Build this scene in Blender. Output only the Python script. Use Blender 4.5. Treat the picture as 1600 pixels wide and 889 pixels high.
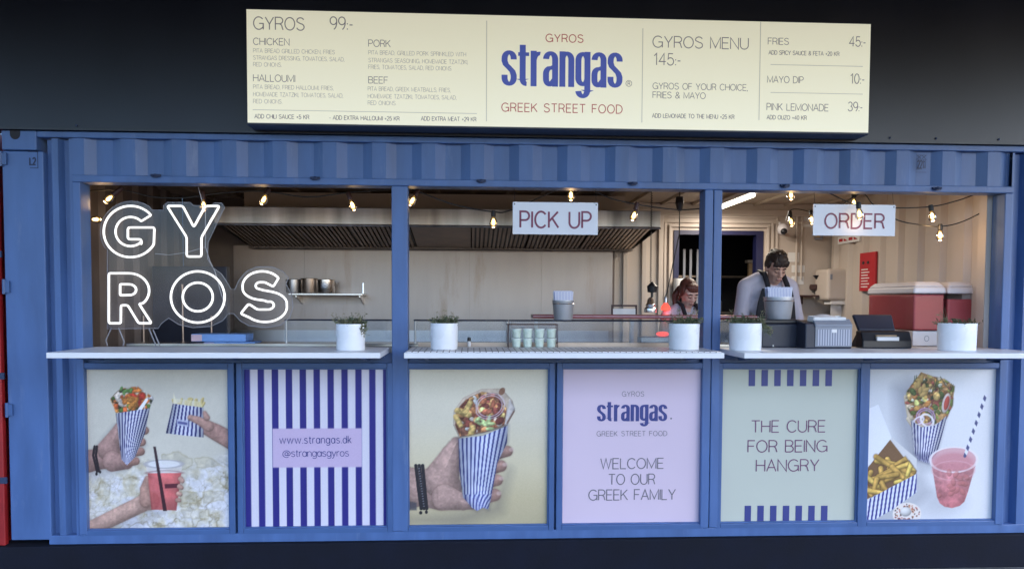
import bpy, bmesh, math, random
import numpy as np
from mathutils import Vector, Matrix
rnd = random.Random(7)
S = bpy.context.scene
C = S.collection
for o in list(bpy.data.objects): bpy.data.objects.remove(o)

# ------------------------------------------------------------------ camera
F = 1200.0; CY = 523.93; D = 4.9; CZ = 1.67
YAW, PIT, ROL = (math.radians(a) for a in (3.037, 2.488, 0.239))
_fw = np.array([math.sin(YAW)*math.cos(PIT), math.cos(YAW)*math.cos(PIT), -math.sin(PIT)])
_r = np.array([math.cos(YAW), -math.sin(YAW), 0.0]); _u = np.cross(_r, _fw)
AR = math.cos(ROL)*_r + math.sin(ROL)*_u; AU = -math.sin(ROL)*_r + math.cos(ROL)*_u
cam = bpy.data.cameras.new('camera'); co = bpy.data.objects.new('camera', cam); C.objects.link(co)
cam.sensor_fit = 'HORIZONTAL'; cam.sensor_width = 36; cam.lens = 36*F/1600
cam.shift_y = (CY-444.5)/1600; cam.clip_end = 500; cam.clip_start = 0.05
co.matrix_world = Matrix(((AR[0], AU[0], -_fw[0], 0), (AR[1], AU[1], -_fw[1], -D), (AR[2], AU[2], -_fw[2], CZ), (0, 0, 0, 1)))
S.camera = co
# ------------------------------------------------------------------ light
SUN_EL, SUN_ROT = 38, 135         # veiled evening sun off to the side: the front is lit by open sky
w = bpy.data.worlds.new('World'); S.world = w; w.use_nodes = True
nt = w.node_tree; nt.nodes.clear()
sky = nt.nodes.new('ShaderNodeTexSky'); sky.sky_type = 'NISHITA'; sky.sun_disc = False
sky.sun_elevation = math.radians(SUN_EL); sky.sun_rotation = math.radians(SUN_ROT)
sky.air_density = 1.0; sky.dust_density = 1.6; sky.ozone_density = 6.0
bg = nt.nodes.new('ShaderNodeBackground'); bg.inputs[1].default_value = 0.15
out = nt.nodes.new('ShaderNodeOutputWorld')
nt.links.new(sky.outputs[0], bg.inputs[0]); nt.links.new(bg.outputs[0], out.inputs[0])
sl = bpy.data.lights.new('sun', 'SUN'); sl.energy = 0.1; sl.angle = math.radians(12); sl.color = (1, .93, .84)
so = bpy.data.objects.new('sun', sl); C.objects.link(so)
_d = Vector((math.sin(math.radians(SUN_ROT))*math.cos(math.radians(SUN_EL)), math.cos(math.radians(SUN_ROT))*math.cos(math.radians(SUN_EL)), math.sin(math.radians(SUN_EL))))
so.rotation_euler = _d.to_track_quat('Z', 'Y').to_euler()
S.view_settings.view_transform = 'Standard'; S.view_settings.look = 'None'
S.view_settings.exposure = 1.85; S.view_settings.gamma = 1.0
S.render.engine = 'CYCLES'
S.cycles.max_bounces = 6; S.cycles.transparent_max_bounces = 12; S.cycles.use_denoising = True
S.cycles.caustics_reflective = False; S.cycles.caustics_refractive = False; S.cycles.sample_clamp_indirect = 4

def P(px, py, Y=0.0):
    "real point at depth Y seen at photo pixel (px, py)"
    d = _fw + AR*(px-800)/F - AU*(py-CY)/F
    return np.array([0, -D, CZ]) + d*((Y+D)/d[1])

# ------------------------------------------------------------------ materials
def srgb(c):
    c = np.asarray(c, float)/255.0
    return np.where(c <= 0.04045, c/12.92, ((c+0.055)/1.055)**2.4)
def mat(name, col, rough=.5, metal=0., var=.12, scale=6., stretch=(1, 1, 1), bump=0., bscale=60., emit=None, es=0., trans=0., spec=.5, dirt=None, coat=0., chips=None):
    m = bpy.data.materials.new(name); m.use_nodes = True
    n = m.node_tree; b = n.nodes['Principled BSDF']
    b.inputs['Roughness'].default_value = rough; b.inputs['Metallic'].default_value = metal
    b.inputs['Specular IOR Level'].default_value = spec
    if trans: b.inputs['Transmission Weight'].default_value = trans
    if coat: b.inputs['Coat Weight'].default_value = coat
    tc = n.nodes.new('ShaderNodeTexCoord'); mp = n.nodes.new('ShaderNodeMapping')
    mp.inputs['Scale'].default_value = stretch
    n.links.new(tc.outputs['Object'], mp.inputs[0])
    no = n.nodes.new('ShaderNodeTexNoise'); no.inputs['Scale'].default_value = scale; no.inputs['Detail'].default_value = 6
    n.links.new(mp.outputs[0], no.inputs[0])
    r = n.nodes.new('ShaderNodeValToRGB')
    c = np.array(col, float)
    r.color_ramp.elements[0].position = .3; r.color_ramp.elements[1].position = .7
    r.color_ramp.elements[0].color = (*np.clip(c*(1-var), 0, 1), 1); r.color_ramp.elements[1].color = (*np.clip(c*(1+var), 0, 1), 1)
    n.links.new(no.outputs[0], r.inputs[0])
    last = r.outputs[0]
    if dirt is not None:
        n2 = n.nodes.new('ShaderNodeTexNoise'); n2.inputs['Scale'].default_value = dirt[1]; n2.inputs['Detail'].default_value = 8; n2.inputs['Roughness'].default_value = .7
        n.links.new(mp.outputs[0], n2.inputs[0])
        r2 = n.nodes.new('ShaderNodeValToRGB'); r2.color_ramp.elements[0].position = dirt[2]; r2.color_ramp.elements[1].position = dirt[2]+.12
        r2.color_ramp.elements[1].color = (dirt[3],)*3+(1,)
        n.links.new(n2.outputs[0], r2.inputs[0])
        mx = n.nodes.new('ShaderNodeMix'); mx.data_type = 'RGBA'
        mx.inputs[7].default_value = (*dirt[0], 1)
        n.links.new(r2.outputs[0], mx.inputs[0]); n.links.new(last, mx.inputs[6]); last = mx.outputs[2]
    if chips is not None:
        n4 = n.nodes.new('ShaderNodeTexNoise'); n4.inputs['Scale'].default_value = chips[1]; n4.inputs['Detail'].default_value = 10; n4.inputs['Roughness'].default_value = .75
        n.links.new(tc.outputs['Object'], n4.inputs[0])
        r4 = n.nodes.new('ShaderNodeValToRGB'); r4.color_ramp.elements[0].position = chips[2]; r4.color_ramp.elements[1].position = chips[2]+.03
        n.links.new(n4.outputs[0], r4.inputs[0]); m4 = n.nodes.new('ShaderNodeMix'); m4.data_type = 'RGBA'; m4.inputs[7].default_value = (*chips[0], 1)
        n.links.new(r4.outputs[0], m4.inputs[0]); n.links.new(last, m4.inputs[6]); last = m4.outputs[2]
    n.links.new(last, b.inputs['Base Color'])
    # uneven gloss
    mr = n.nodes.new('ShaderNodeMapRange'); mr.inputs[3].default_value = max(0, rough-.08); mr.inputs[4].default_value = min(1, rough+.08)
    n.links.new(no.outputs[0], mr.inputs[0]); n.links.new(mr.outputs[0], b.inputs['Roughness'])
    if bump:
        n3 = n.nodes.new('ShaderNodeTexNoise'); n3.inputs['Scale'].default_value = bscale; n3.inputs['Detail'].default_value = 4
        n.links.new(mp.outputs[0], n3.inputs[0])
        bp = n.nodes.new('ShaderNodeBump'); bp.inputs['Strength'].default_value = bump; bp.inputs['Distance'].default_value = .01
        n.links.new(n3.outputs[0], bp.inputs['Height']); n.links.new(bp.outputs[0], b.inputs['Normal'])
    if emit is not None:
        b.inputs['Emission Color'].default_value = (*emit, 1); b.inputs['Emission Strength'].default_value = es
    return m
def glassy(name, tint=(1, 1, 1), body=.0, bodycol=(.8, .8, .85), gloss=1.0):
    "thin clear sheet: fresnel gloss over see-through, with a faint milky body"
    m = bpy.data.materials.new(name); m.use_nodes = True; n = m.node_tree; n.nodes.clear()
    o = n.nodes.new('ShaderNodeOutputMaterial'); t = n.nodes.new('ShaderNodeBsdfTransparent'); t.inputs[0].default_value = (*tint, 1)
    g = n.nodes.new('ShaderNodeBsdfGlossy'); g.inputs['Roughness'].default_value = .03
    d = n.nodes.new('ShaderNodeBsdfDiffuse'); d.inputs[0].default_value = (*bodycol, 1)
    fr = n.nodes.new('ShaderNodeFresnel'); fr.inputs[0].default_value = 1.45
    no = n.nodes.new('ShaderNodeTexNoise'); no.inputs['Scale'].default_value = 5
    tc = n.nodes.new('ShaderNodeTexCoord'); n.links.new(tc.outputs['Object'], no.inputs[0])
    ml = n.nodes.new('ShaderNodeMath'); ml.operation = 'MULTIPLY'; ml.inputs[1].default_value = body*2; n.links.new(no.outputs[0], ml.inputs[0])
    m1 = n.nodes.new('ShaderNodeMixShader'); m2 = n.nodes.new('ShaderNodeMixShader')
    mg = n.nodes.new('ShaderNodeMath'); mg.operation = 'MULTIPLY'; mg.inputs[1].default_value = gloss; n.links.new(fr.outputs[0], mg.inputs[0])
    n.links.new(ml.outputs[0], m1.inputs[0]); n.links.new(t.outputs[0], m1.inputs[1]); n.links.new(d.outputs[0], m1.inputs[2])
    n.links.new(mg.outputs[0], m2.inputs[0]); n.links.new(m1.outputs[0], m2.inputs[1]); n.links.new(g.outputs[0], m2.inputs[2])
    n.links.new(m2.outputs[0], o.inputs[0])
    return m
def attr_mat(name, rough=.45):
    m = bpy.data.materials.new(name); m.use_nodes = True; n = m.node_tree; b = n.nodes['Principled BSDF']
    a = n.nodes.new('ShaderNodeAttribute'); a.attribute_name = 'ink'
    n.links.new(a.outputs[0], b.inputs[0]); b.inputs['Roughness'].default_value = rough; b.inputs['Specular IOR Level'].default_value = .35
    return m
def tile_mat(name, col, line, sx, sy, rough=.35):
    m = mat(name, col, rough, var=.06); n = m.node_tree; b = n.nodes['Principled BSDF']
    tc = n.nodes.new('ShaderNodeTexCoord'); br = n.nodes.new('ShaderNodeTexBrick'); br.offset = 0
    br.inputs['Scale'].default_value = 1; br.inputs['Brick Width'].default_value = sx; br.inputs['Row Height'].default_value = sy
    br.inputs['Mortar Size'].default_value = .0032; br.inputs['Mortar Smooth'].default_value = .1
    br.inputs[1].default_value = (*col, 1); br.inputs[2].default_value = (*[c*.92 for c in col], 1); br.inputs[3].default_value = (*line, 1)
    n.links.new(tc.outputs['Object'], br.inputs[0]); n.links.new(br.outputs[0], b.inputs['Base Color'])
    return m
M = {}
BLUE = (.064, .130, .310)
M['blue'] = mat('blue_container_paint', BLUE, .42, var=.17, scale=3.5, stretch=(2.2, 2.2, .45), bump=.10, bscale=14, dirt=((.125, .19, .36), 6, .58, .55), chips=((.045, .04, .05), 9, .705))
M['blue_rim'] = mat('blue_frame_paint', (.050, .108, .265), .4, var=.08, scale=5, dirt=((.03, .05, .10), 7, .68, .5))
M['dent'] = mat('dark_marking', (.02, .035, .09), .6)
M['black'] = mat('black_cladding', (.003, .004, .012), .34, var=.18, scale=2.5, stretch=(1, 1, .3), bump=.02, bscale=12)
M['plinth'] = mat('black_plinth', (.0045, .006, .014), .85, spec=.25, var=.25, scale=5, bump=.1)
M['red_paint'] = mat('red_container_paint', (.30, .012, .014), .5, var=.2, scale=5)
M['ground'] = mat('dark_paving', (.10, .10, .105), .75, var=.25, scale=3, bump=.3, bscale=40, dirt=((.05, .05, .05), 1.2, .5, .6))
M['white'] = mat('white_laminate', (.78, .79, .82), .35, var=.03, scale=3, dirt=((.5, .5, .5), 9, .68, .35))
M['tile'] = tile_mat('white_tile_top', (.74, .73, .75), (.13, .11, .12), .036, .05)
M['pot'] = mat('white_ceramic', (.82, .83, .86), .28, var=.03, scale=7, dirt=((.55, .52, .48), 6, .66, .3))
M['soil'] = mat('potting_soil', (.04, .028, .02), .95, var=.4, scale=80, bump=.5, bscale=120)
M['leaf'] = mat('herb_leaf', (.105, .125, .062), .6, var=.45, scale=22)
M['leaf_dry'] = mat('dry_herb_leaf', (.21, .19, .10), .7, var=.3, scale=30)
M['steel'] = mat('brushed_steel', (.55, .54, .54), .36, 1., var=.08, scale=4, stretch=(1, 1, .15), bump=.03, bscale=18)
M['steel_wall'] = mat('steel_wall_sheet', (.40, .345, .31), .40, .82, var=.14, scale=1.6, stretch=(2.2, 1, .35), bump=.14, bscale=2.2, dirt=((.30, .22, .16), 2.2, .56, .5))
M['hood_steel'] = mat('hood_steel', (.44, .43, .43), .32, 1., var=.45, scale=2.2, stretch=(3, 1, .3), bump=.08, bscale=5)  # streaky steel, with light and dark reflections put into the colour
M['steel_bright'] = mat('polished_steel', (.70, .69, .68), .22, 1., var=.06)
M['steel_dark'] = mat('baffle_steel', (.48, .38, .31), .4, 1., var=.15, scale=8)
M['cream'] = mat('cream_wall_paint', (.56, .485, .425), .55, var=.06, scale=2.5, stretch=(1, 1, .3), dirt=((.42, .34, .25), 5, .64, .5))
M['ceil'] = mat('cream_ceiling_paint', (.56, .47, .38), .6, var=.1, scale=2, dirt=((.3, .24, .18), 4, .6, .6))
M['dark_int'] = mat('dark_brown_interior', (.19, .15, .13), .6, var=.2, scale=3)  # dark brown for the left inside walls and the hood gutter
M['floor_in'] = mat('grey_vinyl', (.16, .16, .16), .5)
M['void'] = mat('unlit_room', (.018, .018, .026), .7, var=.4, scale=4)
M['navy'] = mat('navy_door_paint', (.012, .014, .06), .4)
M['wood'] = mat('pale_timber', (.40, .28, .17), .6, var=.2, scale=4, stretch=(4, 4, .5))
M['blackp'] = mat('black_plastic', (.014, .014, .018), .35, var=.15)
M['blackm'] = mat('dark_navy_plastic', (.02, .025, .045), .4, var=.15)
M['grey'] = mat('grey_plastic', (.25, .27, .32), .4, var=.08)
M['paper'] = mat('white_paper', (.78, .77, .76), .8, var=.03, scale=15)
M['cable'] = mat('black_cable', (.012, .012, .012), .5)
M['cable_w'] = mat('clear_white_cable', (.5, .5, .52), .4)
M['bulb'] = glassy('clear_bulb_glass', (1, .90, .66), .09, (.75, .55, .22), 1.)
M['fil'] = mat('glowing_filament', (1, .7, .35), .5, emit=(1, .74, .34), es=2.2)
M['tubeglow'] = mat('fluorescent_tube', (.9, .9, .85), .4, emit=(1, .90, .70), es=2)
M['neon'] = mat('white_neon_tube', (.9, .9, .88), .3, var=.01, emit=(1, .98, .92), es=.34)
M['acrylic'] = glassy('clear_acrylic', (.97, .97, .98), .028, (.72, .68, .76), .5)
M['acrylic_edge'] = mat('acrylic_edge', (.26, .26, .29), .3)
M['glass'] = glassy('guard_glass', (.93, .96, .97), .10, (.55, .62, .75), 1.)
M['bowl'] = glassy('clear_bowl_plastic', (.97, .93, .92), .025, (.8, .72, .7), .45)
M['lemonade'] = mat('pink_lemonade', (.50, .085, .098), .45, var=.10, scale=3, spec=.3)
M['lid'] = mat('white_lid_plastic', (.68, .65, .67), .35, var=.03)
M['bucket_steel'] = mat('satin_bucket_steel', (.56, .57, .60), .42, .55, var=.08, scale=5)
M['redsign'] = mat('red_notice', (.45, .012, .022), .45)
M['redshelf'] = mat('maroon_shelf_edge', (.22, .045, .05), .35, .2)
M['heat'] = mat('red_bulb_and_glow', (.8, .05, .03), .3, emit=(1, .10, .07), es=.42)
M['ink_blue'] = mat('blue_ink', (.03, .05, .27), .5, var=.03)
M['ink_navy'] = mat('navy_ink', (.035, .045, .21), .45, var=.03)
M['ink_red'] = mat('red_ink', (.34, .06, .065), .5, var=.03)
M['ink_grey'] = mat('grey_ink', (.16, .15, .17), .5, var=.03)
M['ink_faint'] = mat('faint_grey_ink', (.36, .35, .34), .5, var=.03)
M['ink_pale'] = mat('rule_ink', (.48, .47, .42), .5, var=.03)
M['signface'] = mat('backlit_cream_face', (.80, .77, .60), .4, var=.015, scale=.8, emit=(1, .955, .72), es=.125)
for nm, c, e in (('sign_blue', (.035, .045, .30), (.14, .22, .74)), ('sign_red', (.34, .06, .065), (.62, .16, .13)), ('sign_grey', (.16, .15, .17), (.30, .28, .30)), ('sign_faint', (.36, .35, .34), (.62, .60, .50)), ('sign_rule', (.48, .47, .42), (.75, .72, .60))):
    M[nm] = mat(nm+'_backlit_print', c, .45, var=.03, emit=e, es=.075)
M['board'] = mat('white_sign_board', (.76, .77, .82), .45, var=.02)
M['tub'] = mat('pale_green_dip', (.58, .67, .58), .5, var=.15, scale=40)
M['tublid'] = mat('clear_tub_lid', (.66, .72, .68), .3, var=.1)
M['bluebox'] = mat('blue_carton', (.16, .32, .68), .55, var=.1)
M['pinkbox'] = mat('pink_print', (.62, .45, .52), .55)
M['skin'] = mat('skin', (.56, .33, .25), .5, var=.06, scale=14)
M['skin_f'] = mat('fair_skin', (.62, .38, .31), .5, var=.07, scale=14)
M['hair_dark'] = mat('dark_brown_hair', (.028, .016, .012), .55, var=.4, scale=60, stretch=(1, 1, .2), bump=.6, bscale=120)
M['hair_red'] = mat('auburn_hair', (.10, .028, .018), .5, var=.4, scale=60, stretch=(1, 1, .2), bump=.6, bscale=120)
M['shirt'] = mat('white_work_jacket', (.50, .475, .55), .85, var=.07, scale=8, bump=.9, bscale=11, stretch=(1, 1, .55))
M['apron'] = mat('black_apron', (.014, .014, .02), .8, var=.2)
M['trouser'] = mat('dark_trousers', (.02, .02, .03), .85)
M['lip'] = mat('lips', (.40, .18, .15), .5)
M['brow'] = mat('brow_hair', (.035, .018, .012), .7)
M['print'] = attr_mat('printed_photo')
M['frame_dark'] = mat('dark_picture_frame', (.05, .02, .02), .5)
M['sleeve'] = mat('striped_paper', (.70, .71, .78), .7, var=.02)
def stripe(m, a, bcol, period, duty):
    n = m.node_tree; b = n.nodes['Principled BSDF']; tc = n.nodes.new('ShaderNodeTexCoord')
    sx = n.nodes.new('ShaderNodeSeparateXYZ'); n.links.new(tc.outputs['Object'], sx.inputs[0])
    md = n.nodes.new('ShaderNodeMath'); md.operation = 'FRACT'; dv = n.nodes.new('ShaderNodeMath'); dv.operation = 'DIVIDE'; dv.inputs[1].default_value = period
    n.links.new(sx.outputs[0], dv.inputs[0]); n.links.new(dv.outputs[0], md.inputs[0])
    gt = n.nodes.new('ShaderNodeMath'); gt.operation = 'LESS_THAN'; gt.inputs[1].default_value = duty; n.links.new(md.outputs[0], gt.inputs[0])
    mx = n.nodes.new('ShaderNodeMix'); mx.data_type = 'RGBA'; mx.inputs[6].default_value = (*a, 1); mx.inputs[7].default_value = (*bcol, 1)
    n.links.new(gt.outputs[0], mx.inputs[0]); n.links.new(mx.outputs[2], b.inputs['Base Color'])
stripe(M['sleeve'], (.74, .75, .82), (.30, .33, .58), .0105, .36)
M['grill'] = mat('dispenser_window', (.4, .42, .48), .35); stripe(M['grill'], (.42, .44, .52), (.17, .19, .26), .017, .45)

# ------------------------------------------------------------------ mesh helpers
class B:
    def __init__(s): s.v = []; s.f = []
    def add(s, v, f):
        n = len(s.v); s.v += [tuple(map(float, q)) for q in v]; s.f += [tuple(i+n for i in q) for q in f]; return s
    def box(s, x0, x1, y0, y1, z0, z1):
        return s.add([(x0,y0,z0),(x1,y0,z0),(x1,y1,z0),(x0,y1,z0),(x0,y0,z1),(x1,y0,z1),(x1,y1,z1),(x0,y1,z1)],
                     [(0,3,2,1),(4,5,6,7),(0,1,5,4),(1,2,6,5),(2,3,7,6),(3,0,4,7)])
    def hexa(s, p): return s.add(p, [(0,3,2,1),(4,5,6,7),(0,1,5,4),(1,2,6,5),(2,3,7,6),(3,0,4,7)])
    def prism(s, poly, y0, y1):      # polygon in XZ, counter-clockwise seen from -Y
        n = len(poly)
        return s.add([(x, y0, z) for x, z in poly]+[(x, y1, z) for x, z in poly],
                     [tuple(range(n)), tuple(range(2*n-1, n-1, -1))]+[(i, i+n, (i+1) % n+n, (i+1) % n) for i in range(n)])
    def prismx(s, poly, x0, x1):     # polygon in YZ
        n = len(poly)
        return s.add([(x0, y, z) for y, z in poly]+[(x1, y, z) for y, z in poly],
                     [tuple(range(n-1, -1, -1)), tuple(range(n, 2*n))]+[(i, (i+1) % n, (i+1) % n+n, i+n) for i in range(n)])
    def lathe(s, prof, c=(0, 0, 0), n=32, sx=1, sy=1, cap=True):
        v = []; f = []
        for r, z in prof:
            for k in range(n):
                a = 2*math.pi*k/n; v.append((c[0]+r*math.cos(a)*sx, c[1]+r*math.sin(a)*sy, c[2]+z))
        for i in range(len(prof)-1):
            for k in range(n):
                f.append((i*n+k, i*n+(k+1) % n, (i+1)*n+(k+1) % n, (i+1)*n+k))
        if cap: f.append(tuple(range(n-1, -1, -1))); f.append(tuple((len(prof)-1)*n+k for k in range(n)))
        return s.add(v, f)
    def tube(s, pts, r, n=8, closed=False, cap=True):
        pts = [Vector(p) for p in pts]; N = len(pts); rr = r if hasattr(r, '__len__') else [r]*N
        v = []; up = None
        for i, p in enumerate(pts):
            a = pts[i-1] if (i or closed) else p; b = pts[(i+1) % N] if (i < N-1 or closed) else p
            t = (b-a).normalized() if (b-a).length > 1e-9 else Vector((0, 0, 1))
            if up is None: up = t.orthogonal().normalized()
            up = (up - t*up.dot(t)); up = up.normalized() if up.length > 1e-6 else t.orthogonal().normalized()
            w_ = t.cross(up)
            for k in range(n):
                an = 2*math.pi*k/n; v.append(p+(up*math.cos(an)+w_*math.sin(an))*rr[i])
        f = []
        for i in range(N if closed else N-1):
            j = (i+1) % N
            for k in range(n): f.append((i*n+k, i*n+(k+1) % n, j*n+(k+1) % n, j*n+k))
        if not closed and cap: f.append(tuple(range(n-1, -1, -1))); f.append(tuple((N-1)*n+k for k in range(n)))
        return s.add(v, f)
    def ell(s, c, r, n=16, m=10, rot=None):
        v = []; f = []
        for i in range(m+1):
            th = math.pi*i/m
            for k in range(n):
                a = 2*math.pi*k/n; q = Vector((r[0]*math.sin(th)*math.cos(a), r[1]*math.sin(th)*math.sin(a), r[2]*math.cos(th)))
                if rot is not None: q = rot @ q
                v.append((c[0]+q.x, c[1]+q.y, c[2]+q.z))
        for i in range(m):
            for k in range(n): f.append((i*n+k, (i+1)*n+k, (i+1)*n+(k+1) % n, i*n+(k+1) % n))
        return s.add(v, f)
    def build(s, name, m, parent=None, smooth=False, bevel=0., seg=2):
        me = bpy.data.meshes.new(name)
        off = Vector((0, 0, 0))
        if parent is not None:
            p = parent
            while p is not None: off = off + p.location; p = p.parent
        me.from_pydata([(x-off.x, y-off.y, z-off.z) for x, y, z in s.v], [], s.f)
        me.validate(); me.update()
        me.materials.append(M[m] if isinstance(m, str) else m)
        o = bpy.data.objects.new(name, me); C.objects.link(o)
        if parent is not None: o.parent = parent
        if smooth:
            bm = bmesh.new(); bm.from_mesh(me); bmesh.ops.remove_doubles(bm, verts=bm.verts, dist=1e-6); bm.to_mesh(me); bm.free()
            for p in me.polygons: p.use_smooth = True
            me.set_sharp_from_angle(angle=math.radians(42))
        if bevel:
            bv = o.modifiers.new('edge', 'BEVEL'); bv.width = bevel; bv.segments = seg; bv.limit_method = 'ANGLE'; bv.angle_limit = math.radians(40)
        return o
def tag(o, label, cat, group=None, kind=None):
    o['label'] = label; o['category'] = cat
    if group: o['group'] = group
    if kind: o['kind'] = kind
    return o
def thing(name, label, cat, loc, group=None):
    o = bpy.data.objects.new(name, None); C.objects.link(o); o.location = loc; o.empty_display_size = .1
    bpy.context.view_layer.update()
    return tag(o, label, cat, group)
def struct(o): o['kind'] = 'structure'; return o

# ------------------------------------------------------------------ stroke lettering
def arc(cx, cy, rx, ry, a0, a1, n=14):
    return [(cx+rx*math.cos(math.radians(a0+(a1-a0)*i/n)), cy+ry*math.sin(math.radians(a0+(a1-a0)*i/n))) for i in range(n+1)]
G = {}
def g(ch, w, *st): G[ch] = (w, st)
g(' ', .36)
g('A', .74, [(0,0),(.37,1),(.74,0)], [(.13,.33),(.61,.33)])
g('B', .62, [(0,0),(0,1),(.33,1)]+arc(.33,.76,.25,.24,90,-90)[1:]+[(0,.52)], [(.33,.52)]+arc(.34,.26,.28,.26,90,-90)[1:]+[(0,0)])
g('C', .74, arc(.40,.5,.40,.5,40,320,24))
g('D', .70, [(0,0),(0,1),(.26,1)]+arc(.26,.5,.44,.5,90,-90,18)[1:]+[(0,0)])
g('E', .56, [(.56,1),(0,1),(0,0),(.56,0)], [(0,.52),(.50,.52)])
g('F', .54, [(.54,1),(0,1),(0,0)], [(0,.52),(.47,.52)])
g('G', .82, arc(.43,.5,.43,.5,42,328,24)+[(.80,.48),(.46,.48)], [(.81,.48),(.81,0)])
g('H', .68, [(0,0),(0,1)], [(.68,0),(.68,1)], [(0,.52),(.68,.52)])
g('I', .02, [(.01,0),(.01,1)])
g('J', .48, [(.46,1),(.46,.25)]+arc(.23,.24,.23,.24,0,-180)[1:])
g('K', .66, [(0,0),(0,1)], [(.62,1),(0,.38)], [(.22,.6),(.66,0)])
g('L', .52, [(0,1),(0,0),(.52,0)])
g('M', .84, [(0,0),(0,1),(.42,.08),(.84,1),(.84,0)])
g('N', .68, [(0,0),(0,1),(.68,0),(.68,1)])
g('O', .82, arc(.41,.5,.41,.5,0,360,32))
g('P', .60, [(0,0),(0,1),(.32,1)]+arc(.32,.73,.28,.27,90,-90)[1:]+[(0,.46)])
g('Q', .90, arc(.45,.5,.45,.5,0,360,32), [(.55,.25),(.88,-.06)])
g('R', .64, [(0,0),(0,1),(.34,1)]+arc(.34,.74,.28,.26,90,-90)[1:]+[(0,.48)], [(.36,.48),(.52,.38),(.58,.15),(.64,0)])
g('S', .64, arc(.32,.755,.29,.245,20,200,14)+arc(.32,.26,.31,.26,85,-165,18)[0:])
g('T', .66, [(0,1),(.66,1)], [(.33,1),(.33,0)])
g('U', .68, [(0,1),(0,.34)]+arc(.34,.34,.34,.34,180,360,18)[1:]+[(.68,1)])
g('V', .70, [(0,1),(.35,0),(.70,1)])
g('W', 1.0, [(0,1),(.25,0),(.5,1),(.75,0),(1,1)])
g('X', .66, [(0,0),(.66,1)], [(0,1),(.66,0)])
g('Y', .68, [(0,1),(.34,.44),(.68,1)], [(.34,.44),(.34,0)])
g('Z', .62, [(0,1),(.62,1),(0,0),(.62,0)])
g('0', .56, arc(.28,.5,.28,.5,0,360,28))
g('1', .30, [(0,.78),(.22,1),(.22,0)])
g('2', .56, arc(.28,.72,.27,.28,165,-30,14)+[(0,0),(.56,0)])
g('3', .56, arc(.27,.75,.25,.25,160,-80,14), arc(.27,.27,.29,.27,80,-165,16))
g('4', .60, [(.44,0),(.44,1),(0,.3),(.60,.3)])
g('5', .56, [(.50,1),(.10,1),(.05,.52)]+arc(.27,.32,.29,.32,120,-160,18))
g('9', .56, arc(.28,.69,.28,.31,0,360,24), arc(.26,.6,.30,.6,15,-80,12))
g('&', .72, [(.72,0),(.18,.66)]+arc(.34,.80,.19,.20,215,-30,14)+[(.10,.38)]+arc(.28,.24,.26,.24,140,320,14)+[(.68,.46)])
g('+', .46, [(0,.42),(.46,.42)], [(.23,.2),(.23,.64)])
g('-', .26, [(0,.38),(.26,.38)])
g('.', .05, [(.025,0),(.025,.09)])
g(',', .07, [(.05,.08),(.0,-.13)])
g(':', .05, [(.025,0),(.025,.09)], [(.025,.42),(.025,.51)])
X7 = .7
def lc(ch, w, *st): g(ch, w, *st)
lc('w', .84, [(0,.7),(.21,0),(.42,.7),(.63,0),(.84,.7)])
lc('s', .44, arc(.22,.53,.19,.17,25,205,10)+arc(.22,.18,.21,.18,80,-160,12))
lc('t', .30, [(.12,.9),(.12,.1),(.18,0),(.30,0)], [(0,.7),(.28,.7)])
lc('r', .28, [(0,0),(0,.7)], arc(.24,.44,.24,.26,180,75,8))
lc('a', .50, arc(.24,.35,.24,.35,0,360,22), [(.50,.7),(.50,0)])
lc('n', .46, [(0,0),(0,.7)], arc(.23,.46,.23,.24,180,0,12)+[(.46,0)])
lc('g', .50, arc(.24,.35,.24,.35,0,360,22), [(.50,.7),(.50,-.06)]+arc(.26,-.06,.24,.22,0,-155,10)[1:])
lc('d', .50, arc(.24,.35,.24,.35,0,360,22), [(.50,1),(.50,0)])
lc('k', .44, [(0,0),(0,1)], [(.40,.7),(0,.28)], [(.14,.42),(.44,0)])
lc('y', .48, [(0,.7),(.24,0)], [(.48,.7),(.20,-.12),(.12,-.25),(0,-.27)])
lc('o', .50, arc(.25,.35,.25,.35,0,360,22))
lc('@', .92, arc(.45,.38,.19,.22,0,360,18), [(.66,.6),(.64,.22)]+arc(.74,.26,.10,.10,200,330,6)+arc(.46,.36,.46,.48,0,300,26))
G2 = {}   # heavy condensed lower case for the name mark, x-height 1, stems .155 wide
hw = .40
G2['s'] = (hw, [arc(.20,.77,.125,.175,-8,180,12)+[(.075,.70)]+[(.11,.60),(.20,.51),(.29,.41)]+[(.325,.30),(.325,.23)]+arc(.20,.225,.125,.17,0,-180,12)+[(.075,.31)]])
G2['t'] = (.30, [[(.125,1.16),(.125,.20)]+arc(.225,.20,.10,.145,180,275,8), [(.0,.90),(.30,.90)]])
G2['r'] = (.30, [[(.08,0),(.08,1.0)], arc(.235,.74,.15,.185,175,80,8)])
G2['a'] = (hw, [arc(.20,.77,.125,.175,178,0,12)+[(.325,.6),(.325,0)], [(.325,.58),(.24,.53)]+arc(.20,.36,.125,.17,110,180,6)+[(.075,.25)]+arc(.175,.22,.10,.165,180,290,8)+[(.325,.22)]])
G2['n'] = (hw, [[(.08,0),(.08,1.0)], arc(.20,.77,.125,.175,170,0,12)+[(.325,0)]])
G2['g'] = (hw, [[(.325,1.0),(.325,-.08)]+arc(.20,-.08,.125,.18,0,-170,12), [(.325,.72)]+arc(.20,.76,.125,.18,0,180,12)+[(.075,.30)]+arc(.20,.26,.125,.18,180,360,12)])
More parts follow.
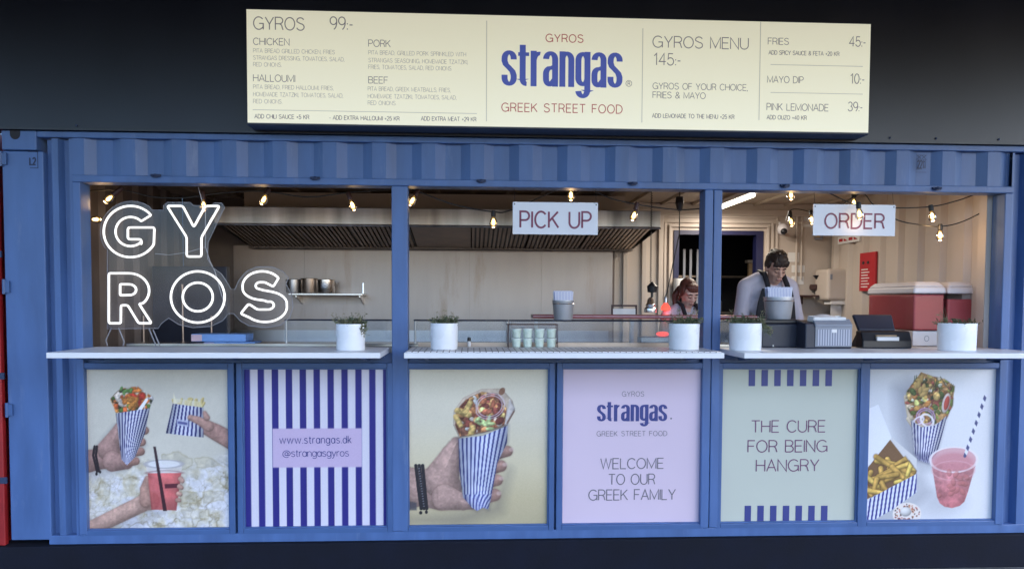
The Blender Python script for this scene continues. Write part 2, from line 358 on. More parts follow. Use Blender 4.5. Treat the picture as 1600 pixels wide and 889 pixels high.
def ribbon(pts, wd, closed=False):
    p = np.array(pts, float)
    if closed: p = p[:-1]
    N = len(p); L = []; R_ = []
    for i in range(N):
        a = p[i-1] if (i or closed) else None; b = p[(i+1) % N] if (i < N-1 or closed) else None
        def nn(q): q = q/(np.linalg.norm(q)+1e-12); return np.array([-q[1], q[0]])
        if a is None: n = nn(b-p[i]); k = 1
        elif b is None: n = nn(p[i]-a); k = 1
        else:
            n1, n2 = nn(p[i]-a), nn(b-p[i]); n = n1+n2; l = np.linalg.norm(n)
            if l < .3: n = n1; k = 1
            else: n = n/l; k = min(1/max(n@n1, .3), 2.2)
        L.append(p[i]+n*k*wd/2); R_.append(p[i]-n*k*wd/2)
    fs = [(2*i, 2*i+1, 2*i+3, 2*i+2) for i in range(N-1)]
    if closed: fs.append((2*N-2, 2*N-1, 1, 0))
    return [q for ab in zip(L, R_) for q in ab], fs
def text(b, s, x0, x1, z, h, Y, wt=.075, zs=0., heavy=False, track=.16):
    "one line of lettering from x0 to x1 on the plane Y facing -Y; zs = slope"
    src = G2 if heavy else G; tr = .045 if heavy else track
    tot = sum(src[c][0] for c in s)+tr*(len(s)-1)
    sx = (x1-x0)/tot; x = 0.; k = 0
    for c in s:
        w_, st = src[c]
        for stroke in st:
            k += 1
            cl = math.dist(stroke[0], stroke[-1]) < 1e-6 and len(stroke) > 4
            if heavy:
                q = .62; v, f = ribbon([(px*q, pz) for px, pz in stroke], .165*q, cl); v = [(vx/q, vz) for vx, vz in v]
            else:
                a = sx/h; v, f = ribbon([(px*a, pz) for px, pz in stroke], wt, cl); v = [(vx/a, vz) for vx, vz in v]
            b.add([(x0+(x+vx)*sx, Y-.0003*(k % 3), z+vz*h) for vx, vz in v], f)
        x += w_+tr
    return b
def tpx(b, s, xl, xr, yt, yb, Y, wt=.075, heavy=False, track=.16, dy=0.0015):
    "lettering placed by the photo's measured extents on the plane Y"
    p0 = P(xl, yb, Y); p1 = P(xr, yb, Y); pt = P(xl, yt, Y)
    return text(b, s, p0[0], p1[0], p0[2], pt[2]-p0[2], Y-dy, wt, heavy=heavy, track=track)

# ================================================================== SETTING
struct(B().box(-40, 40, -40, 40, -.30, -.08).build('ground', 'ground'))
# container ---------------------------------------------------------
XL, XR, ZB, ZT = -2.87, 3.92, .14, 2.70
YB = 2.38
ct = thing('shipping_container', 'long blue corrugated shipping container with three serving windows on a black plinth', 'container', (0, 0, ZB))
W = [(-2.405, -.503), (-.402, 1.498), (1.612, 3.496)]
ZS, ZH = 1.34, 2.395
def corr(b, x0, x1, z0, z1, yf, dep, xv, per=.308, fl=.30, th=.003):
    "trapezoid corrugation along X; valley centre at xv"
    pr = []; k0 = math.floor((x0-xv)/per)-1
    for k in range(k0, k0+int((x1-x0)/per)+4):
        c = xv+k*per
        for dx, y in ((-.36*per, yf), (-.16*per, yf+dep), (.16*per, yf+dep), (.36*per, yf)): pr.append((c+dx, y))
    q = [p for p in pr if x0 < p[0] < x1]
    def yat(x):
        for a, c in zip(pr, pr[1:]):
            if a[0] <= x <= c[0]: return a[1]+(c[1]-a[1])*(x-a[0])/(c[0]-a[0])
    q = [(x0, yat(x0))]+q+[(x1, yat(x1))]; n = len(q)
    b.add([(x, y, z0) for x, y in q]+[(x, y, z1) for x, y in q], [(i, i+1, n+i+1, n+i) for i in range(n-1)])
    return b
B().box(XL, -2.625, 0, .14, ZB+.03, ZT-.12).build('corner_post', 'blue', ct, bevel=.006)
b = B().box(XL+.004, -2.66, -.006, .16, ZT-.115, ZT+.005); b.build('corner_casting', 'blue', ct, bevel=.006)
b = B()
for k in range(20):
    pass
b.prism([(XL+.085+.03*math.cos(a), ZT-.02+.032*math.sin(a)) for a in [math.pi+math.pi*i/14 for i in range(15)]]+[(XL+.115, ZT+.004), (XL+.055, ZT+.004)], -.0085, -.0065)
b.build('casting_hole_shade', 'void', ct)  # flat dark plate painted as the shade inside the casting opening
b = B(); b.add([(x, y, z) for z in (ZB+.05, ZT-.04) for x, y in ((-2.625, .05), (-2.592, .05), (-2.577, .006), (-2.540, .006), (-2.522, .05), (-2.49, .05), (-2.475, .008), (-2.452, .008))], [(i, i+1, i+9, i+8) for i in range(7)])
b.build('corrugated_side', 'blue', ct)
b = B(); b.add([(x, y, z) for z in (ZB+.05, ZT-.04) for x, y in ((3.549, .01), (3.565, .01), (3.585, .055), (3.63, .055), (3.65, .006), (3.72, .006), (3.735, .05), (3.78, .05))], [(i, i+1, i+9, i+8) for i in range(7)])
b.build('corrugated_side', 'blue', ct)
B().box(3.78, XR, 0, .14, ZB+.03, ZT-.005).build('corner_post', 'blue', ct, bevel=.006)
B().box(-2.655, 3.78, -.004, .12, ZT-.035, ZT+.003).build('top_rail', 'blue', ct, bevel=.004)
b = B(); corr(b, -2.452, 3.549, 2.43, ZT-.034, .008, .031, -.118); b.build('corrugated_lintel', 'blue', ct)
b = B()
b.box(-2.452, 3.549, -.008, .12, ZH, 2.439)
b.box(-2.452, W[0][0], -.007, .12, ZB+.06, ZH)
b.box(W[2][1], 3.549, -.007, .12, ZB+.06, ZH)
b.box(-.503, -.402, -.004, .12, ZB+.06, ZH)
b.box(1.498, 1.553, -.006, .12, ZB+.06, ZH); b.box(1.557, 1.612, -.006, .12, ZB+.06, ZH)
b.build('window_frame', 'blue', ct, bevel=.005)
B().box(-2.452, 3.549, .045, .12, ZB+.06, ZS).build('sill_wall', 'blue_rim', ct)
B().box(-2.64, 3.78, -.002, .14, ZB, ZB+.058).build('bottom_rail', 'blue', ct, bevel=.004)
# interior shell
b = B(); corr(b, 3.43, 3.46, 0, 1, 0, 0, 0)
b = B()
def corr_y(b, X, y0, y1, z0, z1, dep, per=.278):
    pr = []; y = y0
    while y < y1:
        for t, d in ((0, 0), (.3, 0), (.42, dep), (.72, dep), (.84, 0)):
            if y+t*per < y1: pr.append((X+d, y+t*per))
        y += per
    n = len(pr); b.add([(x, yy, z0) for x, yy in pr]+[(x, yy, z1) for x, yy in pr], [(i+1, i, n+i, n+i+1) for i in range(n-1)])
corr_y(b, 3.46, .12, YB+.02, .29, 2.62, .036)
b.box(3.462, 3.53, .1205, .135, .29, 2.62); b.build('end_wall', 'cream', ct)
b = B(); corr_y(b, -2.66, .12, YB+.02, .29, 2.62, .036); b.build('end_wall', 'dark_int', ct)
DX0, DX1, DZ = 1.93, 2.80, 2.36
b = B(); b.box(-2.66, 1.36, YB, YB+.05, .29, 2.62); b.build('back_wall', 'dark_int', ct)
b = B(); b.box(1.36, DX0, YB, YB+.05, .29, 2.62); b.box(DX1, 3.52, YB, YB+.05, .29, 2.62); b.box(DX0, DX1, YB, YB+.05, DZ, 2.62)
for x in (1.44, 1.62, 1.78): b.box(x, x+.045, YB-.03, YB, .29, 2.56)     # ribs of the panelled wall
b.box(1.36, 3.46, YB-.035, YB, 2.50, 2.56); b.box(1.36, 3.46, YB-.02, YB, 2.43, 2.455)
b.build('back_wall', 'cream', ct, bevel=.004)
b = B()
for j in range(3):
    o_ = .03+.045*j; b.box(DX0-o_-.022, DX0-o_, YB-.03+.006*j, YB, .29, DZ+o_); b.box(DX1+o_, DX1+o_+.022, YB-.03+.006*j, YB, .29, DZ+o_)
    b.box(DX0-o_-.022, DX1+o_+.022, YB-.028+.006*j, YB, DZ+o_, DZ+o_+.022)
b.build('door_architrave', 'cream', ct, bevel=.003)
b = B(); b.box(DX0, DX0+.05, YB-.012, YB+.08, .29, DZ); b.box(DX1-.07, DX1, YB-.012, YB+.08, .29, DZ); b.box(DX0+.05, DX1-.07, YB-.012, YB+.08, DZ-.04, DZ)
b.build('door_frame', 'navy', ct)
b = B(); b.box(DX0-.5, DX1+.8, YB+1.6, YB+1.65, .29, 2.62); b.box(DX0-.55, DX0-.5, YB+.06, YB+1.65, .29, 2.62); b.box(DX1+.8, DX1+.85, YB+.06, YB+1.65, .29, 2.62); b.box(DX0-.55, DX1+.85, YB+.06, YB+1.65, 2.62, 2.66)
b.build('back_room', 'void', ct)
B().box(-2.66, 3.55, .12, YB+1.65, .20, .29).build('floor', 'floor_in', ct)
b = B(); b.box(-2.66, 3.52, .12, YB, 2.62, 2.67)
for x in np.arange(-2.4, 3.4, .3): b.box(x, x+.03, .13, YB, 2.597, 2.62)
b.build('ceiling', 'ceil', ct)
b = B(); b.box(-2.66, DX0, YB+.052, YB+.09, ZB, ZT-.031); b.box(DX1, 3.52, YB+.052, YB+.09, ZB, ZT-.031); b.box(DX0, DX1, YB+.052, YB+.09, DZ, ZT-.031); b.build('rear_skin', 'blue', ct)
B().box(XL, XR, .0, YB+.09, ZT-.03, ZT-.002).build('container_roof', 'blue', ct)
B().box(XL, -2.68, .14, YB+.09, ZB, ZT-.03).build('end_skin', 'blue', ct)
B().box(3.53, XR, .14, YB+.09, ZB, ZT-.03).build('end_skin', 'blue', ct)
# small latches under the lintel, hinges, markings
for px in (245, 493, 752, 988, 1225, 1462):
    p = P(px, 271+px*.0163, 0); b = B()
    b.box(p[0]-.03, p[0]+.03, -.02, -.0075, p[2]-.006, p[2]+.008); b.ell((p[0], -.024, p[2]-.003), (.016, .014, .012), 10, 6); b.tube([(p[0]-.028, -.018, p[2]), (p[0]-.012, -.032, p[2]-.012), (p[0]+.014, -.03, p[2]-.010), (p[0]+.028, -.018, p[2])], .004, 6)
    b.build('latch', 'dent', ct, smooth=True)
for py in (249, 448, 640):
    p = P(12, py, 0); b = B(); b.box(XL-.006, XL+.034, -.016, 0, p[2]-.035, p[2]+.035); b.tube([(XL, -.012, p[2]-.045), (XL, -.012, p[2]+.045)], .010, 10)
    b.build('hinge', 'blue_rim', ct, smooth=True)
b = B(); p = P(50, 250, 0); x, z = p[0], p[2]
def rect_line(b, x0, z0, x1, z1, t=.004, y=-.0015): b.box(min(x0, x1)-t/2, max(x0, x1)+t/2, y-.0005, y, min(z0, z1)-t/2, max(z0, z1)+t/2)
rect_line(b, x-.02, z+.05, x+.035, z+.05); rect_line(b, x+.035, z+.05, x+.035, z-.05); rect_line(b, x-.01, z-.05, x+.035, z-.05)
text(b, 'L2', x-.012, x+.022, z-.030, .042, -.002, .22)
b.build('stencil_marking', 'dent', ct)
b = B(); p = P(1440, 256, 0); x, z = p[0], p[2]
for zz in (.055, -.055): rect_line(b, x-.035, z+zz, x+.035, z+zz, .003, .004)
rect_line(b, x-.035, z+.028, x+.035, z+.028, .003, .004)
text(b, 'XX', x-.028, x+.028, z+.032, .02, .002, .2); text(b, '2211', x-.026, x+.026, z-.03, .05, .002, .16)
b.build('stencil_marking', 'dent', ct)

# plinth, cladding above, added shade canopy, neighbours ------------------------
tag(B().box(-7.0, 4.6, -.035, YB, -.08, ZB-.002).build('plinth', 'plinth', bevel=.006), 'long low black plinth under the blue container', 'plinth')
fa = thing('upper_cladding', 'matt black upper wall above the blue container, behind the menu board', 'wall', (0, .05, ZT))
b = B(); b.box(-5, 6, -.03, .12, ZT+.006, 4.3); b.build('black_panel', 'black', fa)
b = B(); b.box(-5, 6, -.038, -.03, ZT+.004, ZT+.016)
b.build('drip_edge', 'blackp', fa)
b = B()
for px in (120, 640, 1390, 1462, 1560):
    p = P(px, 198+px*.015-3, -.03); b.ell((p[0], -.034, p[2]), (.007, .006, .007), 8, 5)
b.build('screw_heads', 'dent', fa, smooth=True)
tag(B().box(-5, 6, -3.7, -.04, 3.64, 3.9).build('added_shade_canopy', 'black'), 'unseen black canopy added over the stall front to darken the upper wall', 'canopy')  # out of view, added so the black wall darkens towards its top
rc = thing('red_container', 'red shipping container standing at the left end of the blue one', 'container', (-4, 0, ZB))
b = B(); b.box(-6.9, -2.94, .03, 2.4, ZB, ZT+.003); b.build('wall', 'red_paint', rc)
b = B(); b.box(-2.99, -2.9, -.01, .03, ZB, ZT+.003); b.build('corner_post', 'red_paint', rc, bevel=.006)
b = B()
for z in (.55, 1.2, 1.95): b.box(-2.925, -2.882, -.012, .0, z-.02, z+.02)
b.build('lock_tab', 'dent', rc)
# ================================================================== PRINTED POSTERS
class Cv:
    "tiny painter for the printed photographs; coordinates are those of the enlarged view"
    def __init__(s, x0, y0, x1, y1, w=230, h=258):
        s.w, s.h = w, h
        s.X, s.Y = np.meshgrid(np.linspace(x0, x1, w), np.linspace(y0, y1, h))
        s.px = (x1-x0)/w; s.im = np.zeros((h, w, 3)); s.rs = np.random.RandomState(int(x0*7+y1))
    def noise(s, sc, oct=4):
        o = np.zeros((s.h, s.w)); am = 1; tot = 0
        for k in range(oct):
            n = max(2, int(s.w*s.px/sc*2**k)); m = max(2, int(n*s.h/s.w)); gr = s.rs.rand(m+2, n+2)
            u = np.linspace(0, n, s.w); v = np.linspace(0, m, s.h); i = np.minimum(u.astype(int), n); j = np.minimum(v.astype(int), m)
            fu = u-i; fv = (v-j)[:, None]; fu = (fu*fu*(3-2*fu))[None]; fv = fv*fv*(3-2*fv)
            a = gr[j][:, i]; b_ = gr[j][:, i+1]; c = gr[j+1][:, i]; d = gr[j+1][:, i+1]
            o += am*((a*(1-fu)+b_*fu)*(1-fv)+(c*(1-fu)+d*fu)*fv); tot += am; am *= .5
        return o/tot
    def poly(s, pts):
        p = np.array(pts, float); d = np.full(s.X.shape, 1e9); ins = np.zeros(s.X.shape, bool)
        for a, b_ in zip(p, np.roll(p, -1, 0)):
            e = b_-a; t = np.clip(((s.X-a[0])*e[0]+(s.Y-a[1])*e[1])/(e@e+1e-9), 0, 1)
            d = np.minimum(d, np.hypot(s.X-a[0]-t*e[0], s.Y-a[1]-t*e[1]))
            c = (a[1] > s.Y) != (b_[1] > s.Y)
            with np.errstate(divide='ignore', invalid='ignore'): xx = a[0]+(s.Y-a[1])*e[0]/(e[1] if e[1] else 1e-9)
            ins ^= c & (s.X < xx)
        return np.where(ins, -d, d)
    def caps(s, pts, rad):
        d = np.full(s.X.shape, 1e9)
        for (a, b_, r0, r1) in zip(pts, pts[1:], rad, rad[1:]):
            a = np.array(a, float); b_ = np.array(b_, float); e = b_-a
            t = np.clip(((s.X-a[0])*e[0]+(s.Y-a[1])*e[1])/(e@e+1e-9), 0, 1)
            d = np.minimum(d, np.hypot(s.X-a[0]-t*e[0], s.Y-a[1]-t*e[1])-(r0+(r1-r0)*t))
        return d
    def ell(s, cx, cy, rx, ry, a=0):
        c, n = math.cos(math.radians(a)), math.sin(math.radians(a)); x = s.X-cx; y = s.Y-cy
        u = (x*c+y*n)/rx; v = (-x*n+y*c)/ry
        return (np.hypot(u, v)-1)*min(rx, ry)
    def put(s, sd, col, al=1., soft=None):
        so_ = soft or s.px*.9; m = np.clip(.5-sd/so_, 0, 1)[..., None]*al
        c = np.asarray(col, float); c = c/255. if c.ndim == 1 else c
        s.im = s.im*(1-m)+c*m
    def round(s, sd, r, col, amb=.62, lx=-.45, ly=-.75, al=1.):
        "paint a shape that reads as rounded, the way the photograph printed there shows it"
        hgt = np.sqrt(np.maximum(r*r-np.square(np.clip(r+sd, 0, r)), 0)); gy, gx = np.gradient(hgt, s.px)
        nz = 1/np.sqrt(1+gx*gx+gy*gy); li = np.clip((-gx*lx-gy*ly)*nz*.55+nz*.72, 0, 1.15)
        c = np.asarray(col, float)/255.
        s.put(sd, np.clip((amb+(1-amb)*li)[..., None]*c, 0, 1), al)
    def shadow(s, sd, al=.35, r=20): s.put(sd-r*.2, (40, 42, 60), al, r)
    def stripes(s, top, bot, xlr, n, c0, c1, duty=.45, skew=0., fold=.05):
        (xl0, xr0), (xl1, xr1) = xlr; t = (s.Y-top)/(bot-top); xl = xl0+(xl1-xl0)*t; xr = xr0+(xr1-xr0)*t
        u = (s.X-xl)/(xr-xl); k = (u*n+skew*t) % 1.0
        st = np.clip((np.abs(k-.5)-(.5-duty/2))*14+.5, 0, 1)[..., None]
        sh = (1-.32*np.square(np.clip(np.abs(u-.5)*2, 0, 1))+fold*(s.noise(50, 3)-.5)*2)[..., None]
        return np.clip(((np.array(c0)/255.)*(1-st)+np.array(c1)/255.*st)*sh, 0, 1)
    def tex(s, sd, sc, amt, oct=4):
        m = np.clip(.5-sd/(s.px*2), 0, 1)*(s.noise(sc, oct)-.5)*2*amt
        s.im = np.clip(s.im*(1+m[..., None]), 0, 1)
    def grain(s, a=.02): s.im = np.clip(s.im+(s.rs.rand(s.h, s.w, 1)-.5)*a, 0, 1)
def skinned(c, parts, col, extra=None):
    for pts, rad in parts:
        sd = c.caps(pts, rad); c.put(sd-3, (95, 62, 55), .25, 10); c.round(sd, max(rad), col); c.tex(sd, 46, .16); c.tex(sd, 10, .10, 2)
def salad(c, cen, sp, n, cols, rmin, rmax, clip):
    n = int(n*1.7); rmin *= .7; rmax *= .85
    for k in range(n):
        x = cen[0]+c.rs.normal()*sp[0]; y = cen[1]+c.rs.normal()*sp[1]; rx = rmin+(rmax-rmin)*c.rs.rand(); ry = rx*(.35+.5*c.rs.rand())
        sd = np.maximum(c.ell(x, y, rx, ry, c.rs.rand()*180), clip)
        c.put(sd-2, (70, 45, 34), .22, 6); col = np.array(cols[c.rs.randint(len(cols))])*(.8+.35*c.rs.rand()); c.round(sd, ry, np.clip(col*1.12, 0, 255), .66)
def paint1():
    c = Cv(32, 40, 768, 838)
    n = c.noise(300); n2 = c.noise(70, 5); n4 = c.noise(26, 4)
    base = np.array([212, 206, 192])/255.; c.im[:] = base*(.95+.12*(n-.4))[..., None]*(1-.03*(n4-.5))[..., None]
    # weathered wall: pale stones and sandy plaster showing through below
    ln = 470+70*(c.noise(220, 3)-.5)*2-(c.X-400)*.06
    dep = np.clip((c.Y-ln)/90, 0, 1)
    st = (dep*np.clip((n2-.42)*6, 0, 1))[..., None]; c.im = c.im*(1-st*.85)+np.array([216, 214, 220])/255.*st*.85
    sa = (dep*np.clip((.47-n2)*8, 0, 1)*np.clip((n4-.35)*4, 0, 1))[..., None]; c.im = c.im*(1-sa*.55)+np.array([200, 184, 148])/255.*sa*.5
    for sc, lv, al in ((90, .5, .26), (38, .5, .16)):
        m3 = c.noise(sc, 4); cr = np.clip(1-np.abs(m3-lv)*24, 0, 1)*np.clip((c.Y-ln-20)/70, 0, 1)*np.clip((c.noise(120, 2)-.3)*4, 0, 1); c.im *= 1-al*cr[..., None]*np.array([.75, .85, 1.1])
    for bx in ([(420, 470), (500, 455), (570, 490), (575, 525), (500, 540), (420, 520)], [(590, 490), (690, 485), (735, 530), (600, 535)], [(510, 660), (590, 660), (590, 705), (515, 705)], [(620, 655), (735, 655), (740, 705), (630, 710)], [(515, 745), (650, 745), (650, 790), (520, 785)]):
        sd = c.poly(bx)+34*(n2-.5)+14*(n4-.5); c.put(sd, (190, 182, 160), .5, 16); c.put(np.abs(sd)-1.5, (150, 136, 98), .5, 9); c.tex(sd, 30, .14)
    c.tex(np.where(dep > .2, -5., 5.), 16, .10, 3)
    # drink: arm, fingers, cup
    c.shadow(c.poly([(60, 850), (300, 700), (420, 760), (250, 850)]), .15, 40)
    skinned(c, [([(20, 850), (190, 770), (330, 705), (360, 700)], [38, 40, 42, 44])], (206, 168, 152))
    skinned(c, [([(335, 700), (330, 640), (345, 590)], [34, 26, 18])], (200, 156, 140))
    cup = c.poly([(345, 560), (516, 560), (488, 748), (360, 742)])
    c.im[:] = c.im
    c.put(c.poly([(335, 520), (520, 515), (516, 566), (345, 566)]), (214, 206, 206), .65)
    c.put(c.ell(428, 515, 94, 20), (226, 224, 226), .8); c.put(np.abs(c.ell(428, 515, 94, 20))-2.5, (165, 160, 165), .7); c.put(np.abs(c.ell(430, 560, 86, 12))-2, (150, 110, 110), .6)
    u = (c.X-345)/170.; rd = np.array([196, 92, 92])/255.*(1-.30*np.square(2*u-1)+.30*(c.noise(50)-.5))[..., None]*(1.16-.26*np.clip((c.Y-560)/190, 0, 1))[..., None]
    c.put(cup, np.clip(rd, 0, 1), .88); c.put(c.caps([(352, 590), (372, 735)], [7, 5]), (214, 120, 116), .4, 12); c.put(c.caps([(505, 590), (484, 735)], [6, 4]), (150, 60, 66), .4, 12); c.tex(cup, 40, .12); c.put(c.poly([(375, 428), (388, 428), (440, 750), (420, 750)]), (46, 26, 34), .9)
    c.put(c.poly([(430, 615), (500, 612), (499, 634), (431, 637)]), (66, 26, 40), .8)
    skinned(c, [([(512, 590), (520, 600)], [13, 12]), ([(506, 628), (516, 634)], [13, 11]), ([(500, 664), (510, 668)], [12, 10]), ([(494, 696), (504, 698)], [11, 9])], (208, 164, 148))
    # wrap hand on the left
    c.shadow(c.poly([(180, 330), (60, 470), (60, 560), (220, 545), (330, 420)]), .2, 40)
    skinned(c, [([(10, 505), (90, 490), (160, 470)], [58, 52, 62]), ([(150, 440), (185, 370), (200, 330)], [58, 34, 20]), ([(170, 500), (240, 510)], [52, 30])], (192, 152, 142))
    for (x, y) in ((335, 348), (318, 405), (312, 452), (285, 500)): skinned(c, [([(x-40, y+4), (x, y)], [22, 20])], (184, 138, 124))
    wrap = c.poly([(188, 262), (360, 238), (335, 360), (282, 480), (240, 520), (212, 490)])
    clip = c.poly([(165, 190), (215, 140), (300, 130), (380, 185), (350, 262), (260, 280), (190, 265)])
    c.put(c.poly([(190, 262), (160, 195), (230, 170), (330, 165), (376, 190), (350, 258)]), (218, 178, 130)); c.round(c.caps([(330, 240), (365, 190)], [20, 16]), 20, (228, 222, 220))
    salad(c, (255, 205), (50, 28), 110, [(196, 96, 52), (214, 134, 66), (170, 58, 44), (92, 122, 56), (228, 214, 200), (58, 60, 40), (206, 120, 60)], 10, 30, clip)
    for k in range(9): c.round(c.ell(240+c.rs.normal()*14, 152+c.rs.normal()*9, 12, 7, c.rs.rand()*180), 8, (110, 150, 82))
    for k in range(12): c.round(c.ell(278+c.rs.normal()*16, 205+c.rs.normal()*24, 13, 18, 35+c.rs.normal()*20), 11, (214-c.rs.rand()*30, 128, 62))
    c.tex(clip, 18, .3, 3); c.tex(clip, 7, .2, 2)
    c.put(c.caps([(310, 245), (345, 195)], [9, 7]), (236, 234, 240)); 
    c.put(wrap, c.stripes(240, 520, ((186, 362), (212, 270)), 10, (214, 214, 228), (52, 54, 120), .46, .5))
    for k in range(2): c.put(np.abs(c.caps([(78+12*k, 425), (70+14*k, 470), (88+10*k, 550)], [2, 2, 2]))-4, (38, 30, 34), .95)
    c.put(c.ell(85, 562, 6, 8), (30, 25, 30)); c.put(c.ell(104, 552, 5, 8), (30, 25, 30))
    # fries bag on the right
    skinned(c, [([(790, 410), (700, 360), (640, 330)], [44, 42, 36])], (190, 148, 136))
    bagp = c.poly([(478, 215), (440, 362), (632, 384), (634, 235)])
    for k in range(16):
        x = 490+c.rs.rand()*135; y = 245; a = c.rs.normal()*14; c.round(c.caps([(x, y), (x+a, y-30-c.rs.rand()*28)], [7, 6]), 7, (226, 204, 140))
    c.put(c.poly([(482, 160), (500, 215), (480, 235)]), (226, 218, 190)); c.put(c.poly([(490, 190), (620, 205), (630, 240), (485, 225)]), (228, 220, 190), .5)
    c.put(bagp, c.stripes(215, 384, ((478, 640), (440, 634)), 9, (212, 212, 226), (50, 52, 118), .46, 0, .08))
    c.put(c.poly([(497, 292), (556, 300), (556, 330), (497, 322)]), (180, 182, 206), .9); c.put(c.poly([(502, 302), (550, 309), (550, 322), (502, 314)]), (70, 72, 130), .8)
    skinned(c, [([(660, 330), (610, 300), (566, 285)], [26, 20, 14]), ([(650, 285), (640, 262)], [16, 10])], (204, 160, 146))
    c.grain(.03); return c.im
def paint3():
    c = Cv(60, 50, 755, 830)
    n = c.noise(350); c.im[:] = np.array([218, 210, 190])/255.*(.97+.1*(n-.4)+.05*((400-c.Y)/400.))[..., None]
    c.im *= (1-.10*np.clip((c.Y-560)/280, 0, 1))[..., None]*np.array([1, .965, .86])**np.clip((c.Y-300)/400, 0, 1)[..., None]
    c.shadow(c.poly([(80, 800), (330, 770), (480, 740), (560, 560), (520, 760), (300, 830)]), .22, 70)
    skinned(c, [([(0, 640), (130, 640), (220, 650)], [112, 92, 104]), ([(220, 600), (270, 480), (296, 420)], [92, 52, 30]), ([(240, 690), (330, 715), (380, 730)], [66, 40, 22])], (204, 168, 156))
    c.put(c.caps([(185, 520), (262, 408)], [3, 2]), (120, 100, 90), .35, 8); c.put(c.caps([(200, 640), (205, 720)], [2, 2]), (120, 95, 92), .3, 8)
    for (x, y, r) in ((556, 462, 30), (524, 536, 32), (506, 606, 31), (494, 680, 34)):
        skinned(c, [([(x-60, y+8), (x-6, y)], [r+4, r-3])], (196, 152, 138)); c.put(c.ell(x+14, y-8, 13, 10), (208, 180, 172), .6, 6)
    clip = c.poly([(282, 260), (330, 195), (420, 152), (520, 150), (575, 210), (588, 260), (545, 340), (430, 372), (310, 395), (280, 330)])
    c.round(clip, 26, (220, 200, 180), .6)
    inner = c.poly([(296, 262), (345, 205), (420, 168), (500, 176), (545, 250), (535, 330), (430, 366), (315, 388), (290, 330)])
    c.put(inner, (120, 80, 64))
    salad(c, (410, 280), (75, 58), 120, [(182, 114, 82), (214, 146, 98), (140, 84, 64), (234, 184, 120), (158, 84, 74), (240, 222, 206), (120, 64, 56), (226, 164, 108)], 12, 34, inner)
    for (x, y, w, a, l) in ((372, 365, 15, -75, 22), (330, 270, 15, 20, 30), (305, 310, 13, 60, 24), (352, 245, 14, -60, 26)):
        dx = math.cos(math.radians(a))*l; dy = math.sin(math.radians(a))*l; c.round(np.maximum(c.caps([(x-dx, y-dy), (x+dx, y+dy)], [w, w]), clip), w, (240, 204, 128))
    for k in range(9): c.round(np.maximum(c.ell(455+c.rs.normal()*26, 320+c.rs.normal()*20, 22, 9, c.rs.rand()*180), clip), 9, (196, 214, 150))
    c.tex(inner, 26, .35, 3); c.tex(inner, 9, .25, 2)
    for r in (74, 62): c.put(np.abs(np.maximum(c.ell(462, 238, r, r*.82, -20), -(c.X-395)))-2.4, (206, 190, 206), .75)
    c.round(c.poly([(535, 330), (560, 200), (588, 250), (550, 335)]), 14, (222, 212, 206)); c.put(c.ell(522, 165, 14, 20, 30), (120, 78, 58), .8)
    c.put(np.abs(c.caps([(582, 265), (548, 322)], [1, 1]))-3, (110, 74, 60), .7)
    c.tex(clip, 14, .12, 3)
    wp = [(306, 398), (430, 384), (552, 334), (548, 420), (500, 520), (470, 690), (455, 752), (430, 742), (400, 758), (375, 742), (330, 690), (312, 560)]
    wr = c.poly(wp); c.shadow(wr, .3, 24)
    c.put(wr, c.stripes(340, 755, ((300, 562), (335, 470)), 11, (208, 212, 232), (66, 72, 140), .42, .35, .10))
    low = np.maximum(wr, 676-c.Y); c.put(low, c.stripes(676, 760, ((320, 480), (380, 460)), 7, (200, 204, 226), (66, 72, 140), .5, 2.4, .2), .8)
    for k in range(3): c.put(c.caps([(96+17*k, 530), (108+16*k, 640), (122+14*k, 745)], [8, 8, 8]), (34, 32, 38), .95)
    for k in range(16): c.put(c.ell(112+k*1.6, 545+k*12.5, 4, 3), (150, 150, 158), .7)
    c.put(c.ell(120, 765, 8, 9), (30, 28, 34)); c.put(c.ell(148, 762, 7, 9), (30, 28, 34)); c.put(c.poly([(56, 705), (100, 715), (100, 752), (56, 752)]), (70, 70, 80), .8, 8)
    c.grain(.03); return c.im
